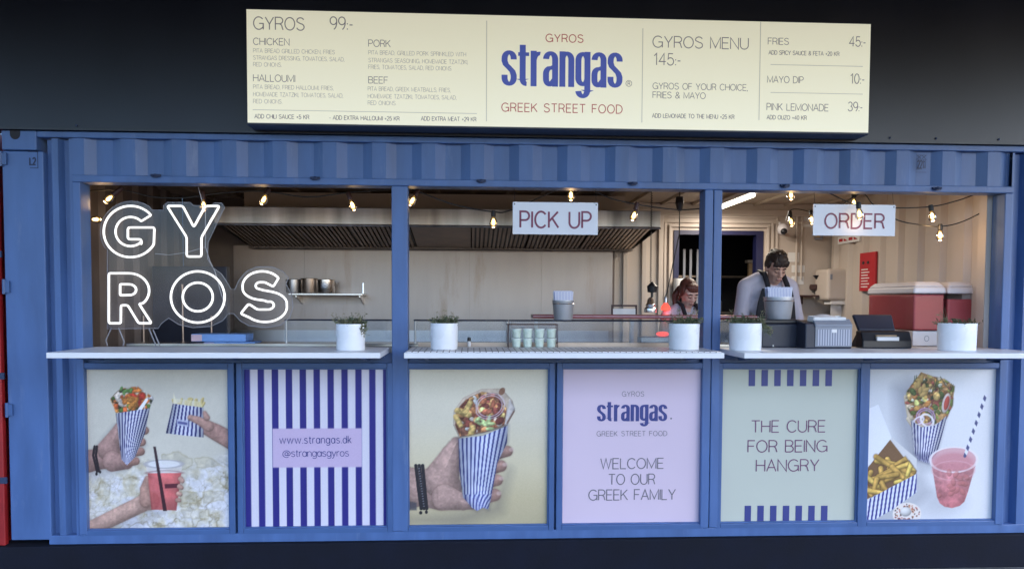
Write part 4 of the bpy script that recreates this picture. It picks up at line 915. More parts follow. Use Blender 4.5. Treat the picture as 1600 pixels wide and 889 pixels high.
# ------------------------------------------------------------------ order window counter things
pb = at(1222, 545, .14)
t = thing('receipt_printer', 'black boxy printer under the steel bucket in the order window', 'printer', (pb.x, .20, ZC))
x0, x1 = at(1190, 520, .14).x, at(1252, 520, .14).x; zt = at(1222, 499, .14).z
B().box(x0, x1, .14, .34, ZC+.001, zt-.03).build('body', 'blackm', t, bevel=.008)
B().box(x0+.003, x1-.003, .143, .335, zt-.029, zt-.001).build('lid', 'blackp', t, bevel=.008)
pl = at(1208, 541, .14); B().ell((pl.x, .139, pl.z+.004), (.006, .004, .008), 10, 6).build('white_knob', 'paper', t, smooth=True)
bucket(1216, 497, .24, 'steel bucket of striped paper sleeves on the black printer in front of the man', 'one of the striped paper sleeves in the bucket in front of the man', zt, .150, .098)
# napkin dispenser
x0, x1 = at(1256, 540, .02).x, at(1329, 540, .02).x; xm = at(1273, 540, .0).x; y0 = .0; zt = at(1300, 504, .0).z
t = thing('napkin_dispenser', 'black and grey napkin dispenser with white napkins sticking out of its top', 'napkin dispenser', ((x0+x1)/2, .08, ZC))
B().prismx([(y0, ZC+.001), (y0+.15, ZC+.001), (y0+.15, zt+.015), (y0+.02, zt), (y0, zt-.01)], x0, x1).build('shell', 'blackm', t, bevel=.008)
B().box(xm, x1-.004, y0-.006, y0-.0005, ZC+.014, zt-.02).build('face_frame', 'grey', t, bevel=.003)
B().box(xm+.014, x1-.018, y0-.0085, y0-.006, ZC+.022, zt-.045).build('window_plate', 'grill', t)
B().prismx([(y0-.012, zt-.03), (y0+.04, zt+.016), (y0+.03, zt+.024), (y0-.014, zt-.012)], xm-.004, x1-.006).build('top_hood', 'grey', t, bevel=.004)
q = at(1304, 517, -.01); B().box(q.x-.016, q.x+.016, y0-.0098, y0-.0088, q.z-.011, q.z+.011).build('badge', 'paper', t)
b = B(); n = 14; xa, xb = at(1268, 498, .05).x, at(1318, 498, .05).x; zz = zt+.024; v = []
for j in range(5):
    for i in range(n+1):
        u = i/n; v.append((xa+(xb-xa)*u+(j-2)*.006*(1 if u < .5 else -.6), y0+.012+.028*j, zz-.004*abs(j-3)+.030*math.sin(u*math.pi)**.4*(.4+.15*j)+.004*math.sin(u*9+j)))
b.add(v, [(j*(n+1)+i, j*(n+1)+i+1, (j+1)*(n+1)+i+1, (j+1)*(n+1)+i) for j in range(4) for i in range(n)]); b.add([(xa, y0+.02, zz-.02), (xb, y0+.02, zz-.02), (xb+.008, y0+.10, zz-.02), (xa-.008, y0+.10, zz-.02), (xa, y0+.016, zz+.01), (xb, y0+.016, zz+.01), (xb, y0+.10, zz+.018), (xa, y0+.10, zz+.018)], [(0, 1, 5, 4), (1, 2, 6, 5), (3, 0, 4, 7), (2, 3, 7, 6)])
o = b.build('napkins', 'paper', t, smooth=True)
# card terminal screen and little printer
t = thing('payment_screen', 'dark tilted till screen seen from behind beside the lemonade bowl', 'till screen', (at(1360, 520, .2).x, .2, ZC))
x0, x1 = at(1330, 500, .22).x, at(1391, 500, .22).x; zt = at(1360, 491, .22).z; zb = at(1360, 516, .16).z
B().hexa([(x0+.01, .13, zb), (x1-.01, .13, zb), (x1-.01, .15, zb-.012), (x0+.01, .15, zb-.012), (x0, .20, zt), (x1, .20, zt), (x1, .225, zt-.006), (x0, .225, zt-.006)]).build('screen_back', 'blackm', t, bevel=.010, seg=3)
B().hexa([(x0+.02, .16, ZC+.001), (x0+.16, .16, ZC+.001), (x0+.16, .27, ZC+.001), (x0+.02, .27, ZC+.001), (x0+.05, .16, zb+.02), (x0+.13, .16, zb+.02), (x0+.13, .20, zb+.03), (x0+.05, .20, zb+.03)]).build('foot', 'blackp', t, bevel=.006)
t = thing('card_terminal', 'black card terminal with a white paper slip in front of the till screen', 'card terminal', (at(1386, 540, .05).x, .06, ZC))
x0, x1 = at(1347, 540, .04).x, at(1424, 540, .04).x; zt = at(1390, 517, .04).z
B().prismx([(.03, ZC+.001), (.13, ZC+.001), (.13, zt), (.06, zt-.004), (.03, ZC+.05)], x0, x1).build('body', 'blackp', t, bevel=.008)
q0, q1 = at(1370, 532, .025), at(1404, 527, .025)
B().box(q0.x, q1.x, .018, .040, q0.z-.001, q1.z+.002).build('paper_slip', 'paper', t)
B().box(q0.x, q1.x-.01, .03, .050, q1.z+.006, q1.z+.014).build('slot_trim', 'wood', t)
# lemonade bowls
def bowl(pxl, pxr, py0, label, liq):
    Y0, Y1 = .30, .92; x0, x1 = at(pxl, 500, Y0).x, at(pxr, 500, Y0).x; zb = at(1450, 517, Y0).z; zt = at(1450, 459, Y0).z; zl = at(1450, liq, Y0).z
    t = thing('drink_dispenser', label, 'drink dispenser', ((x0+x1)/2, Y0, ZC), 'juice dispenser bowls')
    def rr(b, xa, xb, ya, yb, z0, z1, top=0.): b.hexa([(xa, ya, z0), (xb, ya, z0), (xb, yb, z0), (xa, yb, z0), (xa+top, ya+top, z1), (xb-top, ya+top, z1), (xb-top, yb-top, z1), (xa+top, yb-top, z1)]); return b
    rr(B(), x0+.004, x1-.004, Y0+.004, Y1-.004, zb+.004, zl).build('drink', 'lemonade', t, bevel=.012, seg=3)
    rr(B(), x0, x1, Y0, Y1, zb, zt).build('bowl', 'bowl', t, bevel=.014, seg=3)
    b = B(); rr(b, x0-.008, x1+.006, Y0-.010, Y1+.008, zt+.001, zt+.050, .006); rr(b, x0-.002, x1+.001, Y0-.004, Y1+.002, zt+.0502, zt+.085, .034)
    b.build('lid', 'lid', t, bevel=.014, seg=4)
    return x0, x1, zb
x0, x1, zb = bowl(1427, 1476, 459, 'lemonade bowl full of red drink with white lid, nearer the till', 460)
x2, x3, _ = bowl(1480, 1534, 459, 'lemonade bowl with a lower drink level, nearer the blue window post', 467)
t = thing('dispenser_base', 'pale base of the juice dispenser behind the rightmost pot', 'dispenser base', ((x0+x3)/2, .4, ZC))
B().box(x0+.004, x1-.01, .31, .80, ZC+.001, zb-.001).build('housing', 'lid', t, bevel=.006)
B().box(x2-.01, x3-.03, .36, .80, ZC+.001, zb-.001).build('dark_housing', 'blackp', t, bevel=.006)
q = at(1449, 529, .30); v, f = ribbon(arc(q.x, q.z, .016, .019, 0, 360, 20), .004, True); B().add([(x, .3085, z) for x, z in v], f).build('round_mark', 'grey', t)
tag(B().box(3.0, 3.44, .25, .95, .292, ZC-.001).build('side_cabinet', 'cream', bevel=.004), 'cream cabinet carrying the juice dispenser', 'cabinet')
# ------------------------------------------------------------------ plants
def leafy(b, base, tip, n, size, droop=.0):
    base = Vector(base); tip = Vector(tip); pts = []
    for i in range(7):
        s = i/6; p = base.lerp(tip, s); p.z -= droop*s*s; pts.append(p)
    b.tube(pts, [.0016*(1-.6*i/6) for i in range(7)], 4)
    for i in range(n):
        s = .12+.88*rnd.random(); k = min(int(s*6), 5); p = pts[k].lerp(pts[k+1], s*6-k)
        d = Vector((rnd.uniform(-1, 1), rnd.uniform(-1, 1), rnd.uniform(-.2, 1))).normalized(); sd = d.cross(Vector((rnd.random(), rnd.random(), rnd.random()))).normalized()
        l = size*rnd.uniform(.6, 1.3); w_ = l*.16
        b.add([p, p+d*l*.5+sd*w_, p+d*l, p+d*l*.5-sd*w_], [(0, 1, 2, 3)])
def plant(pxl, pxr, pyt, pyb, Y, label, style, oval=1.):
    a, c = at(pxl, pyb, Y), at(pxr, pyb, Y); r = (c.x-a.x)/2; cx = (a.x+c.x)/2; h = at(pxl, pyt, Y).z-ZC; z0 = ZC+(.0075 if pyb and style == 'tile' else .001)
    z0 = ZC+(.007 if 640 < pxl < 1100 else .001); ry = min(r, .092)/r
    t = thing('potted_plant', label, 'potted plant', (cx, Y, z0), 'white pots of herbs on the counters')
    _b = B().lathe([(r*.955, 0), (r*.97, .004), (r, h-.004), (r*.99, h), (r*.93, h), (r*.92, h-.02), (r*.90, .01)], (cx, Y, z0), 48, 1, ry, cap=False); pot = _b.build('pot', 'pot', t, smooth=True)
    B().lathe([(r*.925, h-.022), (0.001, h-.014)], (cx, Y, z0), 32, 1, ry, cap=False).build('soil', 'soil', pot)
    b = B(); b2 = B(); n = {'lush': 66, 'droop': 84, 'sparse': 34}[style]
    for k in range(n):
        an = rnd.uniform(0, 6.283); rr_ = r*.88*math.sqrt(rnd.random()); x = cx+rr_*math.cos(an); y = Y+rr_*ry*math.sin(an); hh = rnd.uniform(.014, .050)*(1 if style != 'sparse' else .8)
        leafy(b if rnd.random() < .78 else b2, (x, y, z0+h-.02), (x+rnd.uniform(-.03, .03)+.25*(x-cx), y+rnd.uniform(-.03, .03), z0+h-.008+hh), 11, .019)
    if style == 'droop' or 'hanging' in label:
        for k in range(16):
            an = rnd.uniform(-.7, .5); x = cx+r*.85*math.cos(an); y = Y+r*.85*ry*math.sin(an)*.8-.01
            leafy(b if k % 3 else b2, (x, y, z0+h-.01), (x+rnd.uniform(.03, .08)*(1 if style == 'droop' else .35), y-rnd.uniform(0, .03), z0+h+.02), 14, .02, rnd.uniform(.05, .11))
    if style == 'sparse':
        for k in range(4): leafy(b2, (cx-r*.75+.012*k, Y, z0+h-.02), (cx-r*1.0+.018*k, Y+.01*k, z0+h+.06+.012*k), 6, .02)
    else:
        for k in range(8): x = cx+rnd.uniform(-r, r)*.9; leafy(b2, (x, Y, z0+h-.02), (x+rnd.uniform(-.05, .05), Y, z0+h+rnd.uniform(.06, .085)), 6, .018)
    b.build('foliage', 'leaf', t); b2.build('dry_sprigs', 'leaf_dry', t)
plant(525.5, 571, 506, 549, -.17, 'white pot of herbs hanging over its edge on the plain left counter', 'lush')
plant(672.5, 715.5, 506.5, 549.5, -.17, 'white pot of tall herbs at the left end of the grid counter', 'lush')
plant(1045, 1092, 507, 547.5, -.17, 'white pot of herbs in front of the woman, right end of the grid counter', 'lush')
plant(1139.5, 1189, 505, 545.5, -.14, 'white pot of herbs drooping to the right, beside the black printer', 'droop')
plant(1466, 1523, 505, 546, -.15, 'wide white pot of sparse sprigs in front of the lemonade bowls', 'sparse')
# small things on and behind the middle counter
q = at(733, 543, .20); t = thing('squeeze_bottle', 'tiny white bottle with black cap behind the tall herb pot', 'bottle', (q.x, .2, ZC))
B().lathe([(.010, 0), (.012, .01), (.012, .028), (.006, .036)], (q.x, .2, ZC+.001), 14).build('body', 'paper', t, smooth=True); B().lathe([(.0125, .036), (.0125, .056), (.006, .06)], (q.x, .2, ZC+.001), 14).build('cap', 'blackp', t, smooth=True)
# blue cartons behind the neon sign window
for (xa, xb, ya, yb, l, pk) in ((299, 384, 522, 533.5, 'upper blue and white carton lying behind the neon sign window', 0), (318, 398, 534.5, 541.5, 'lower blue carton with a pink end behind the neon sign window', 1)):
    p0, p1 = at(xa, yb, .38), at(xb, ya, .38)
    t = thing('carton', l, 'carton', ((p0.x+p1.x)/2, .42, p0.z), 'blue cartons')
    B().box(p0.x, p1.x, .38, .56, p0.z, p1.z).build('box', 'bluebox', t, bevel=.003)
    B().box(p0.x, p0.x+.07, .3785, .3795, p0.z+.003, p1.z-.004).build('end_print', 'pinkbox', t); B().box(p0.x+.09, p1.x-.02, .3785, .3795, p0.z+.012, p1.z-.01).build('label', 'bluebox', t)
# ------------------------------------------------------------------ wall things in the order room
t = thing('towel_dispenser', 'cream paper towel dispenser on the wall behind the napkin box', 'towel dispenser', (3.31, 2.15, at(1313, 474, 2.05).z))
z0, z1 = at(1313, 470, 2.05).z, at(1313, 420, 2.05).z; x0, x1 = at(1293, 440, 2.05).x, at(1337, 440, 2.05).x
B().box(x0, x1, 2.05, 2.32, z0, z1).build('housing', 'cream', t, bevel=.03, seg=4)
B().box(x0+.04, x1-.02, 2.06, 2.2, z0-.035, z0-.001).build('outlet', 'paper', t, bevel=.006)
B().box(x0+.025, x0+.045, 2.046, 2.052, z1-.10, z1-.05).build('keyhole_plate', 'grey', t)
B().box(x0+.07, x1-.05, 2.12, 2.124, z0-.17, z0-.03).build('towel', 'paper', t)
q = at(1281, 440, 2.25); t = thing('wall_holder', 'small dark wall holder with a red brown cup left of the towel dispenser', 'holder', (q.x, 2.3, q.z))
B().lathe([(.055, .06), (.02, .02), (.02, .0)], (q.x, 2.28, q.z), 16).build('funnel', 'blackp', t, smooth=True); B().box(q.x-.05, q.x+.06, 2.26, 2.375, q.z-.08, q.z-.025).build('cup', 'frame_dark', t, bevel=.015)
# fire notice and small red sign on the end wall
def onwall(px, py, X=3.452):
    d = _fw+AR*(px-800)/F-AU*(py-CY)/F; k = X/d[0]; return np.array([0, -D, CZ])+d*k
a, c = onwall(1345, 455), onwall(1371, 393)
t = thing('fire_notice', 'tall red fire notice with white text on the cream end wall', 'notice', (3.45, a[1], a[2]))
B().box(3.436, 3.455, c[1], a[1], a[2], c[2]).build('board', 'redsign', t, bevel=.002)
b = B(); dy = c[1]-a[1]
for k in range(7):
    zz = a[2]+(c[2]-a[2])*(.10+.075*k); b.add([(3.4345, a[1]+dy*.12, zz), (3.4345, a[1]+dy*(.55+.1*(k % 2)), zz), (3.4345, a[1]+dy*(.55+.1*(k % 2)), zz+.008), (3.4345, a[1]+dy*.12, zz+.008)], [(0, 1, 2, 3)])
b.build('text_lines', 'paper', t)
b = B()
for k in (0, 1): b.ell((3.434, a[1]+dy*(.25+.3*k), a[2]+(c[2]-a[2])*.74), (.002, .022, .014), 12, 6)
b.build('pictograms', 'blackp', t)
a, c = onwall(1311, 382), onwall(1345, 365)
t = thing('warning_plate', 'small red and white warning plate below the order sign', 'sign', (3.45, a[1], a[2]))
B().box(3.44, 3.4585, c[1], a[1], a[2], c[2]).build('board', 'paper', t)
b = B(); dy = c[1]-a[1]
for k in range(4): b.add([(3.4385, a[1]+dy*(.06+.23*k), a[2]+.02), (3.4385, a[1]+dy*(.24+.23*k), a[2]+.02), (3.4385, a[1]+dy*(.24+.23*k), c[2]-.02-.03*(k % 2)), (3.4385, a[1]+dy*(.06+.23*k), c[2]-.02)], [(0, 1, 2, 3)])
b.build('red_symbols', 'redsign', t)
# camera, pipes, papers
q = at(1226, 361, 2.2); t = thing('security_camera', 'white dome security camera with black lens beside the door', 'camera', (q.x, 2.25, q.z))
B().ell((q.x-.006, 2.22, q.z+.02), (.052, .06, .055), 20, 12).build('housing', 'lid', t, smooth=True); B().ell((q.x-.016, 2.178, q.z-.005), (.030, .03, .032), 16, 10).build('lens', 'blackp', t, smooth=True); B().tube([(q.x+.02, 2.27, q.z), (q.x+.02, 2.372, q.z), (q.x+.02, 2.372, q.z+.1)], .018, 10).build('bracket', 'lid', t, smooth=True)
for k, (px, py, w_, h_) in enumerate(((1240, 402, .11, .09), (1247, 420, .13, .07), (1246, 438, .12, .08), (1262, 345, .09, .12))):
    q = at(px, py, YB); tag(B().box(q.x-w_/2, q.x+w_/2, YB-.004, YB-.0015, q.z-h_/2, q.z+h_/2).build('wall_paper_sheet', 'paper'), ('white sheet pinned just right of the mans hair', 'wide white sheet pinned second from the top beside the man', 'lowest white sheet pinned on the wall beside the man', 'white sheet pinned high on the wall left of the order sign')[k], 'paper sheet', 'sheets pinned to the back wall')
q = at(1262, 462, 2.2); t = thing('wall_ledge', 'thin dark ledge on the cream wall right of the man', 'ledge', (q.x, 2.3, q.z)); B().box(q.x-.13, q.x+.11, 2.2, YB-.002, q.z-.01, q.z+.006).build('board', 'frame_dark', t); B().box(q.x-.02, q.x+.0, 2.3, YB-.002, q.z-.08, q.z-.0105).build('bracket', 'frame_dark', t)
q = at(1277, 372, YB); t = thing('junction_box', 'small dark junction box under the pipe, left of the warning plate', 'junction box', (q.x, YB-.03, q.z)); B().box(q.x-.03, q.x+.04, YB-.045, YB-.002, q.z-.02, q.z+.04).build('box', 'grey', t, bevel=.006); B().box(q.x-.045, q.x, YB-.06, YB-.046, q.z+.0, q.z+.02).build('switch', 'wood', t)
b = B(); x = at(1243, 400, YB).x; b.tube([(x, YB-.02, 1.55), (x, YB-.02, 2.55)], .010, 8); b.tube([(x+.05, YB-.02, 1.9), (x+.05, YB-.02, 2.55)], .007, 8); x = at(1212, 400, YB).x
tag(b.build('wall_pipes', 'cream', smooth=True), 'pair of cream conduit pipes running up the wall by the security camera', 'pipes')
# dim room seen through the door
q = at(1172, 430, YB+.7); t = thing('timber_post', 'pale timber post in the dark room behind the man', 'post', (q.x, YB+.7, .29)); B().box(q.x-.022, q.x+.022, YB+.68, YB+.72, .292, at(1172, 411, YB+.7).z).build('upright', 'wood', t); B().box(q.x-.045, q.x+.045, YB+.66, YB+.74, at(1172, 411, YB+.7).z+.001, at(1172, 411, YB+.7).z+.03).build('cap', 'cream', t)
t = thing('storage_rack', 'dim metal storage rack with jars in the dark back room', 'rack', (2.6, YB+1.2, .29))
for z in (1.15, 1.55, 1.95): B().box(2.0, 3.3, YB+1.1, YB+1.4, z, z+.02).build('shelf', 'steel_dark', t)
for x in (2.02, 2.65, 3.28): B().box(x-.015, x+.015, YB+1.08, YB+1.11, .292, 2.3).build('upright', 'steel_dark', t)
for k in range(9):
    x = 2.12+.13*k; z = (1.17, 1.57)[k % 2]; h = .10+.06*rnd.random()
    tag(B().lathe([(.035, 0), (.04, .01), (.04, h*.8), (.025, h)], (x, YB+1.22, z+.001), 14).build('storage_jar', ('void', 'steel_dark', 'grey')[k % 3], smooth=True), 'one of the dim jars standing on the rack in the dark back room', 'jar', 'dim jars on the storage rack')
t = thing('door_bars', 'pale vertical bars standing in the dark doorway behind the woman', 'bars', (1.99, YB+.3, .29))
for px in (1069, 1079, 1090): x = at(px, 400, YB+.3).x; B().box(x-.012, x+.012, YB+.29, YB+.31, .292, 2.2).build('bar', 'grey', t)
q = at(1056, 450, 2.3); t = thing('paper_roll', 'pale paper roll mounted left of the doorway behind the woman', 'paper roll', (q.x, 2.28, q.z)); B().lathe([(.05, -.09), (.052, -.085), (.052, .085), (.05, .09)], (q.x+.03, 2.3, q.z), 20).build('roll', 'paper', t, smooth=True); B().box(q.x+.01, q.x+.05, 2.352, 2.378, q.z-.02, q.z+.02).build('mount', 'steel', t)
# dark equipment at the left end (gyros grill) behind the neon sign
t = thing('gyros_grill', 'dark upright grill standing at the left end of the kitchen', 'grill', (-2.35, 1.2, .29))
B().box(-2.62, -1.98, 1.15, 1.60, .292, 1.30).build('body', 'blackm', t, bevel=.006); B().box(-2.60, -2.0, 1.52, 1.60, 1.301, 1.95).build('back', 'blackm', t, bevel=.006)
B().tube([(-2.3, 1.36, 1.30), (-2.3, 1.36, 1.80)], .008, 8).build('spit', 'steel_dark', t); B().lathe([(.17, 0), (.17, .015), (.05, .02)], (-2.3, 1.36, 1.302), 24).build('drip_tray', 'steel', t)
for x in (-2.56, -2.04): B().tube([(x, 1.25, 1.30), (x, 1.25, 1.55)], .007, 8).build('side_bar', 'steel_dark', t)
# ------------------------------------------------------------------ hanging signs
def sign(x0, x1, y0, y1, word, lx0, lx1, ly0, ly1, Y, label):
    a, c = at(x0, y1, Y), at(x1, y0, Y); t = thing('hanging_sign', label, 'sign', ((a.x+c.x)/2, Y, a.z))
    B().box(a.x, c.x, Y, Y+.006, a.z, c.z).build('board', 'board', t, bevel=.001)
    b = B(); tpx(b, word, lx0, lx1, ly0, ly1, Y, .125, track=.20, dy=.0012); b.build('lettering', 'ink_plum', t)
    b = B()
    for x in (a.x+.012, c.x-.012): b.ell((x, Y-.001, c.z-.014), (.004, .003, .005), 8, 5); b.tube([(x, Y+.003, c.z-.01), (x, Y+.02, ZH+.002)], .0014, 5)
    b.build('hanging_wire', 'cable', t)
M['ink_plum'] = mat('maroon_ink', (.20, .03, .075), .45, var=.02)
sign(801, 934.5, 317, 366, 'PICK UP', 813, 923, 330.5, 355.5, .05, 'white sign reading pick up hanging in the middle window')
sign(1270, 1399.5, 320.5, 368, 'ORDER', 1289, 1381, 334, 356.5, .05, 'white sign reading order hanging in the right window')
# ------------------------------------------------------------------ neon sign
YN = .16
t = thing('neon_sign', 'glowing white outline neon letters on clear acrylic in the left window', 'neon sign', (P(300, 420, YN)[0], YN, P(300, 540, YN)[2]))
def U(ch_pts, x0, x1, y0, y1, asp=None):
    return [at(x0+(x1-x0)*u, y1+(y0-y1)*v, YN) for u, v in ch_pts]
def fil(pts, r=.045, n=4):
    "round the corners of an outline"
    o = []; N = len(pts)
    for i in range(N):
        a, p, c = (np.array(pts[i-1]), np.array(pts[i]), np.array(pts[(i+1) % N])); e1 = a-p; e2 = c-p; l1, l2 = np.linalg.norm(e1), np.linalg.norm(e2)
        if l1 < 1e-6 or l2 < 1e-6: continue
        cosang = (e1@e2)/(l1*l2)
        if cosang < -.93: o.append(tuple(p)); continue
        rr_ = min(r, l1*.4, l2*.4); q0 = p+e1/l1*rr_; q1 = p+e2/l2*rr_
        for k in range(n+1): s = k/n; o.append(tuple((1-s)**2*q0+2*s*(1-s)*p+s*s*q1))
    return o
NG = arc(.5,.5,.5,.5,40,330,36)+[(.945,.58),(.45,.58),(.45,.35),(.70,.35),(.70,.25)]+arc(.5,.5,.28,.285,312,45,26)
NY = [(0,1),(.30,1),(.51,.58),(.73,1),(1,1),(.655,.38),(.655,0),(.375,0),(.375,.38)]
NR = [(0,0),(0,1),(.50,1)]+arc(.50,.65,.50,.35,90,-45,16)[1:]+[(.75,.39),(1.06,0),(.74,0),(.47,.36),(.30,.36),(.30,0)]
NR2 = [(.28,.56),(.28,.78),(.50,.78)]+arc(.50,.67,.18,.11,90,-90,10)[1:]+[(.50,.56)]
NO, NO2 = arc(.5,.5,.5,.5,0,360,44)[:-1], arc(.5,.5,.28,.28,0,360,32)[:-1]
NS = arc(.46,.705,.42,.295,33,180,16)+arc(.46,.665,.42,.23,190,255,6)+[(.50,.425),(.58,.40)]+arc(.58,.33,.13,.085,60,-100,10)+[(.36,.245),(.17,.36),(.0,.165)]+arc(.52,.30,.47,.30,225,360,16)+arc(.52,.36,.47,.25,5,78,8)+[(.47,.63),(.40,.65)]+arc(.42,.715,.10,.07,230,90,8)+[(.52,.785),(.64,.725),(.70,.70)]
tubes = [('G', NG, (162, 246, 322, 402)), ('Y', NY, (261, 343, 322, 401)), ('R', NR, (170, 233, 427, 505)), ('O', NO, (267, 351, 424, 504)), ('S', NS, (376, 449, 424, 503))]
for nm, pts, (xa, xb, ya, yb) in tubes:
    b = B(); b.tube(U(fil(pts) if nm != 'O' else pts, xa, xb, ya, yb), 0.0070, 8, closed=True)
    if nm == 'R': b.tube(U(fil(NR2, .03), xa, xb, ya, yb), 0.0070, 8, closed=True)
    if nm == 'O': b.tube(U(NO2, xa, xb, ya, yb), 0.0070, 8, closed=True)
    b.build('letter_tube', 'neon', t, smooth=True)
bk = []
def bp(x, y): bk.append((at(x, y, YN).x, at(x, y, YN).z))
cG = arc(0, 0, 46, 46, 250, 45, 20)                       # contour cut round the letters
for x, y in [(166, 400), (166, 388)]+[(204+49*math.cos(math.radians(a)), 362-48*math.sin(math.radians(a))) for a in range(212, 50, -12)]+[(237, 328), (254, 328), (254, 321), (260, 316), (296, 316), (301, 321), (330, 321), (333, 317), (345, 317), (350, 324), (324, 378), (323, 404), (330, 417), (345, 428), (353, 440), (360, 452), (366, 452), (372, 438), (384, 424), (400, 417), (424, 417), (440, 423), (450, 434), (446, 444), (455, 460), (457, 478), (452, 496), (438, 508), (414, 512), (388, 509), (374, 501), (364, 490), (356, 490), (347, 501), (328, 510), (300, 512), (278, 507), (262, 497), (250, 506), (246, 513), (166, 514)]: bp(x, y)
n = len(bk); B().prism(bk[::-1], YN+.012, YN+.017).build('acrylic_sheet', 'acrylic', t)
b = B(); b.tube([(x, YN+.0145, z) for x, z in bk], .0026, 5, closed=True); b.build('sheet_edge', 'acrylic_edge', t)
b = B(); q = [at(306, 285, YN), at(314, 315, YN), at(319, 330, YN), at(319, 385, YN), at(326, 408, YN), at(334, 424, YN), at(344, 460, YN), at(350, 478, YN)]
b.tube([(v.x, YN+.024, v.z) for v in q], .0028, 6); q = [at(240, 396, YN), at(262, 398, YN), at(290, 394, YN), at(318, 386, YN)]; b.tube([(v.x, YN+.024, v.z) for v in q], .0018, 5)
b.build('cable', 'cable_w', t)
b = B()
for pts in (((172, 512), (163, 532), (166, 541)), ((183, 512), (192, 534), (190, 541)), ((231, 514), (242, 541)), ((237, 515), (248, 541))):
    b.tube([(at(x, y, YN).x, YN+.02, max(at(x, y, YN).z, ZC+.003)) for x, y in pts], .0042, 6)
b.build('stand_leg', 'acrylic_edge', t, smooth=True)
q = at(243, 502, YN); 
# ------------------------------------------------------------------ festoon bulbs and cables
def festoon(pts, Y, label, m='cable', r=.0042):
    q = [at(x, y, Y) for x, y in pts]; o = []
    for i in range(len(q)-1):                        # smooth sagging line through the photographed points
        p0, p1, p2, p3 = q[max(i-1, 0)], q[i], q[i+1], q[min(i+2, len(q)-1)]
        for k in range(8):
            s = k/8; o.append(.5*((2*p1)+(p2-p0)*s+(2*p0-5*p1+4*p2-p3)*s*s+(3*p1-p0-3*p2+p3)*s**3))
    o.append(q[-1]); tag(B().tube(o, r, 6).build('festoon_cable', m, smooth=True), label, 'cable', 'festoon light cables')
festoon([(118, 300), (188, 297), (240, 308), (290, 309), (345, 302), (412, 299), (480, 308), (545, 301), (612, 296)], .24, 'thin festoon cable running behind the top of the neon sign window')
festoon([(640, 296), (655, 300), (710, 320), (770, 331), (800, 328), (892, 292), (960, 312), (1010, 322), (1060, 328), (1096, 326)], .22, 'festoon cable swagged across the top of the middle window')
festoon([(1250, 292), (1290, 300), (1340, 321), (1400, 325), (1455, 323), (1495, 314), (1530, 302), (1555, 297)], .16, 'upper thick black festoon cable in the order window')
festoon([(1302, 330), (1345, 303), (1365, 320), (1400, 343), (1435, 351), (1469, 354), (1505, 346), (1553, 322)], .20, 'lower thick black festoon cable in the order window')
festoon([(1228, 345), (1234, 330), (1246, 327), (1268, 332)], 1.2, 'short black cable loop left of the order sign')
BL = [(172, 309, 190, 294, .22, 'tilted festoon bulb above the left side of the neon letter G', 1), (147, 343, 128, 343, .40, 'festoon bulb lying sideways at the left jamb of the neon sign window', 1), (318, 319, 316, 300, .24, 'festoon bulb just above the neon letter Y', 1),
      (413, 310, 420, 296, .24, 'festoon bulb hanging left of the hood corner, right of the neon Y', 1), (550, 319, 544, 302, .24, 'festoon bulb nearest the first blue post, in the neon sign window', 1),
      (645, 312, 653, 297, .22, 'tilted festoon bulb in the top left corner of the middle window', 1), (771, 343, 771, 331, .22, 'festoon bulb just left of the pick up sign', 0), (892, 301, 892, 289, .22, 'festoon bulb above the pick up sign', 1), (991, 335, 996, 318, .22, 'festoon bulb right of the pick up sign', 1),
      (1236, 302, 1236, 288, .14, 'festoon bulb in the top left part of the order window', 1), (1236, 345, 1234, 331, 1.2, 'small far festoon bulb on the short loop left of the order sign', 0), (1268, 341, 1267, 330, 1.2, 'small far festoon bulb touching the left edge of the order sign', 0),
      (1334, 314, 1334, 302, .20, 'upper festoon bulb in black socket above the order sign', 0), (1342, 327, 1341, 318, -.03, 'festoon bulb in front of the order sign', 0), (1456, 334, 1454, 322, .16, 'upper festoon bulb on black socket right of the order sign', 0), (1469, 364, 1469, 352, .20, 'lower festoon bulb lighting the end wall right of the order sign', 0)]
for i, (bx, by, sx, sy, Y, lab, pale) in enumerate(BL):
    e = at(bx, by, Y); s0 = at(sx, sy, Y); ax = (e-s0).normalized()
    t = thing('festoon_bulb', lab, 'light bulb', tuple(s0), 'festoon light bulbs')
    rot = Vector((0, 0, -1)).rotation_difference(ax); sc = 1.0
    def lat(prof, n=16):
        b = B(); b.lathe([(r_*sc, -z_*sc) for r_, z_ in prof], (0, 0, 0), n, cap=True); b.v = [tuple(s0+rot @ Vector(v)) for v in b.v]; return b
    L = (e-s0).length
    lat([(.012, -.008), (.016, 0), (.016, max(.03, L-.030)), (.012, max(.034, L-.026))]).build('socket', 'cable' if not pale else 'frame_dark', t, smooth=True)
    k0 = max(.034, L-.026)
    lat([(.012, k0), (.020, k0+.018), (.0275, k0+.042), (.025, k0+.058), (.014, k0+.070), (.002, k0+.074)]).build('glass', 'bulb', t, smooth=True)
    gl = bpy.data.objects[-1] if 0 else [c for c in t.children if c.name.startswith('glass')][0]; lat([(.003, k0+.012), (.010, k0+.022), (.0115, k0+.046), (.004, k0+.056)], 8).build('filament', 'fil', gl, smooth=True)
    l = bpy.data.lights.new('bulb_light', 'POINT'); l.energy = .05 if i == 13 else (.13 if i not in (14, 15) else .32); l.color = (1, .62, .30); l.shadow_soft_size = .03
    lo = bpy.data.objects.new('bulb_light', l); C.objects.link(lo); lo.parent = t; lo.location = ax*(k0+.10)
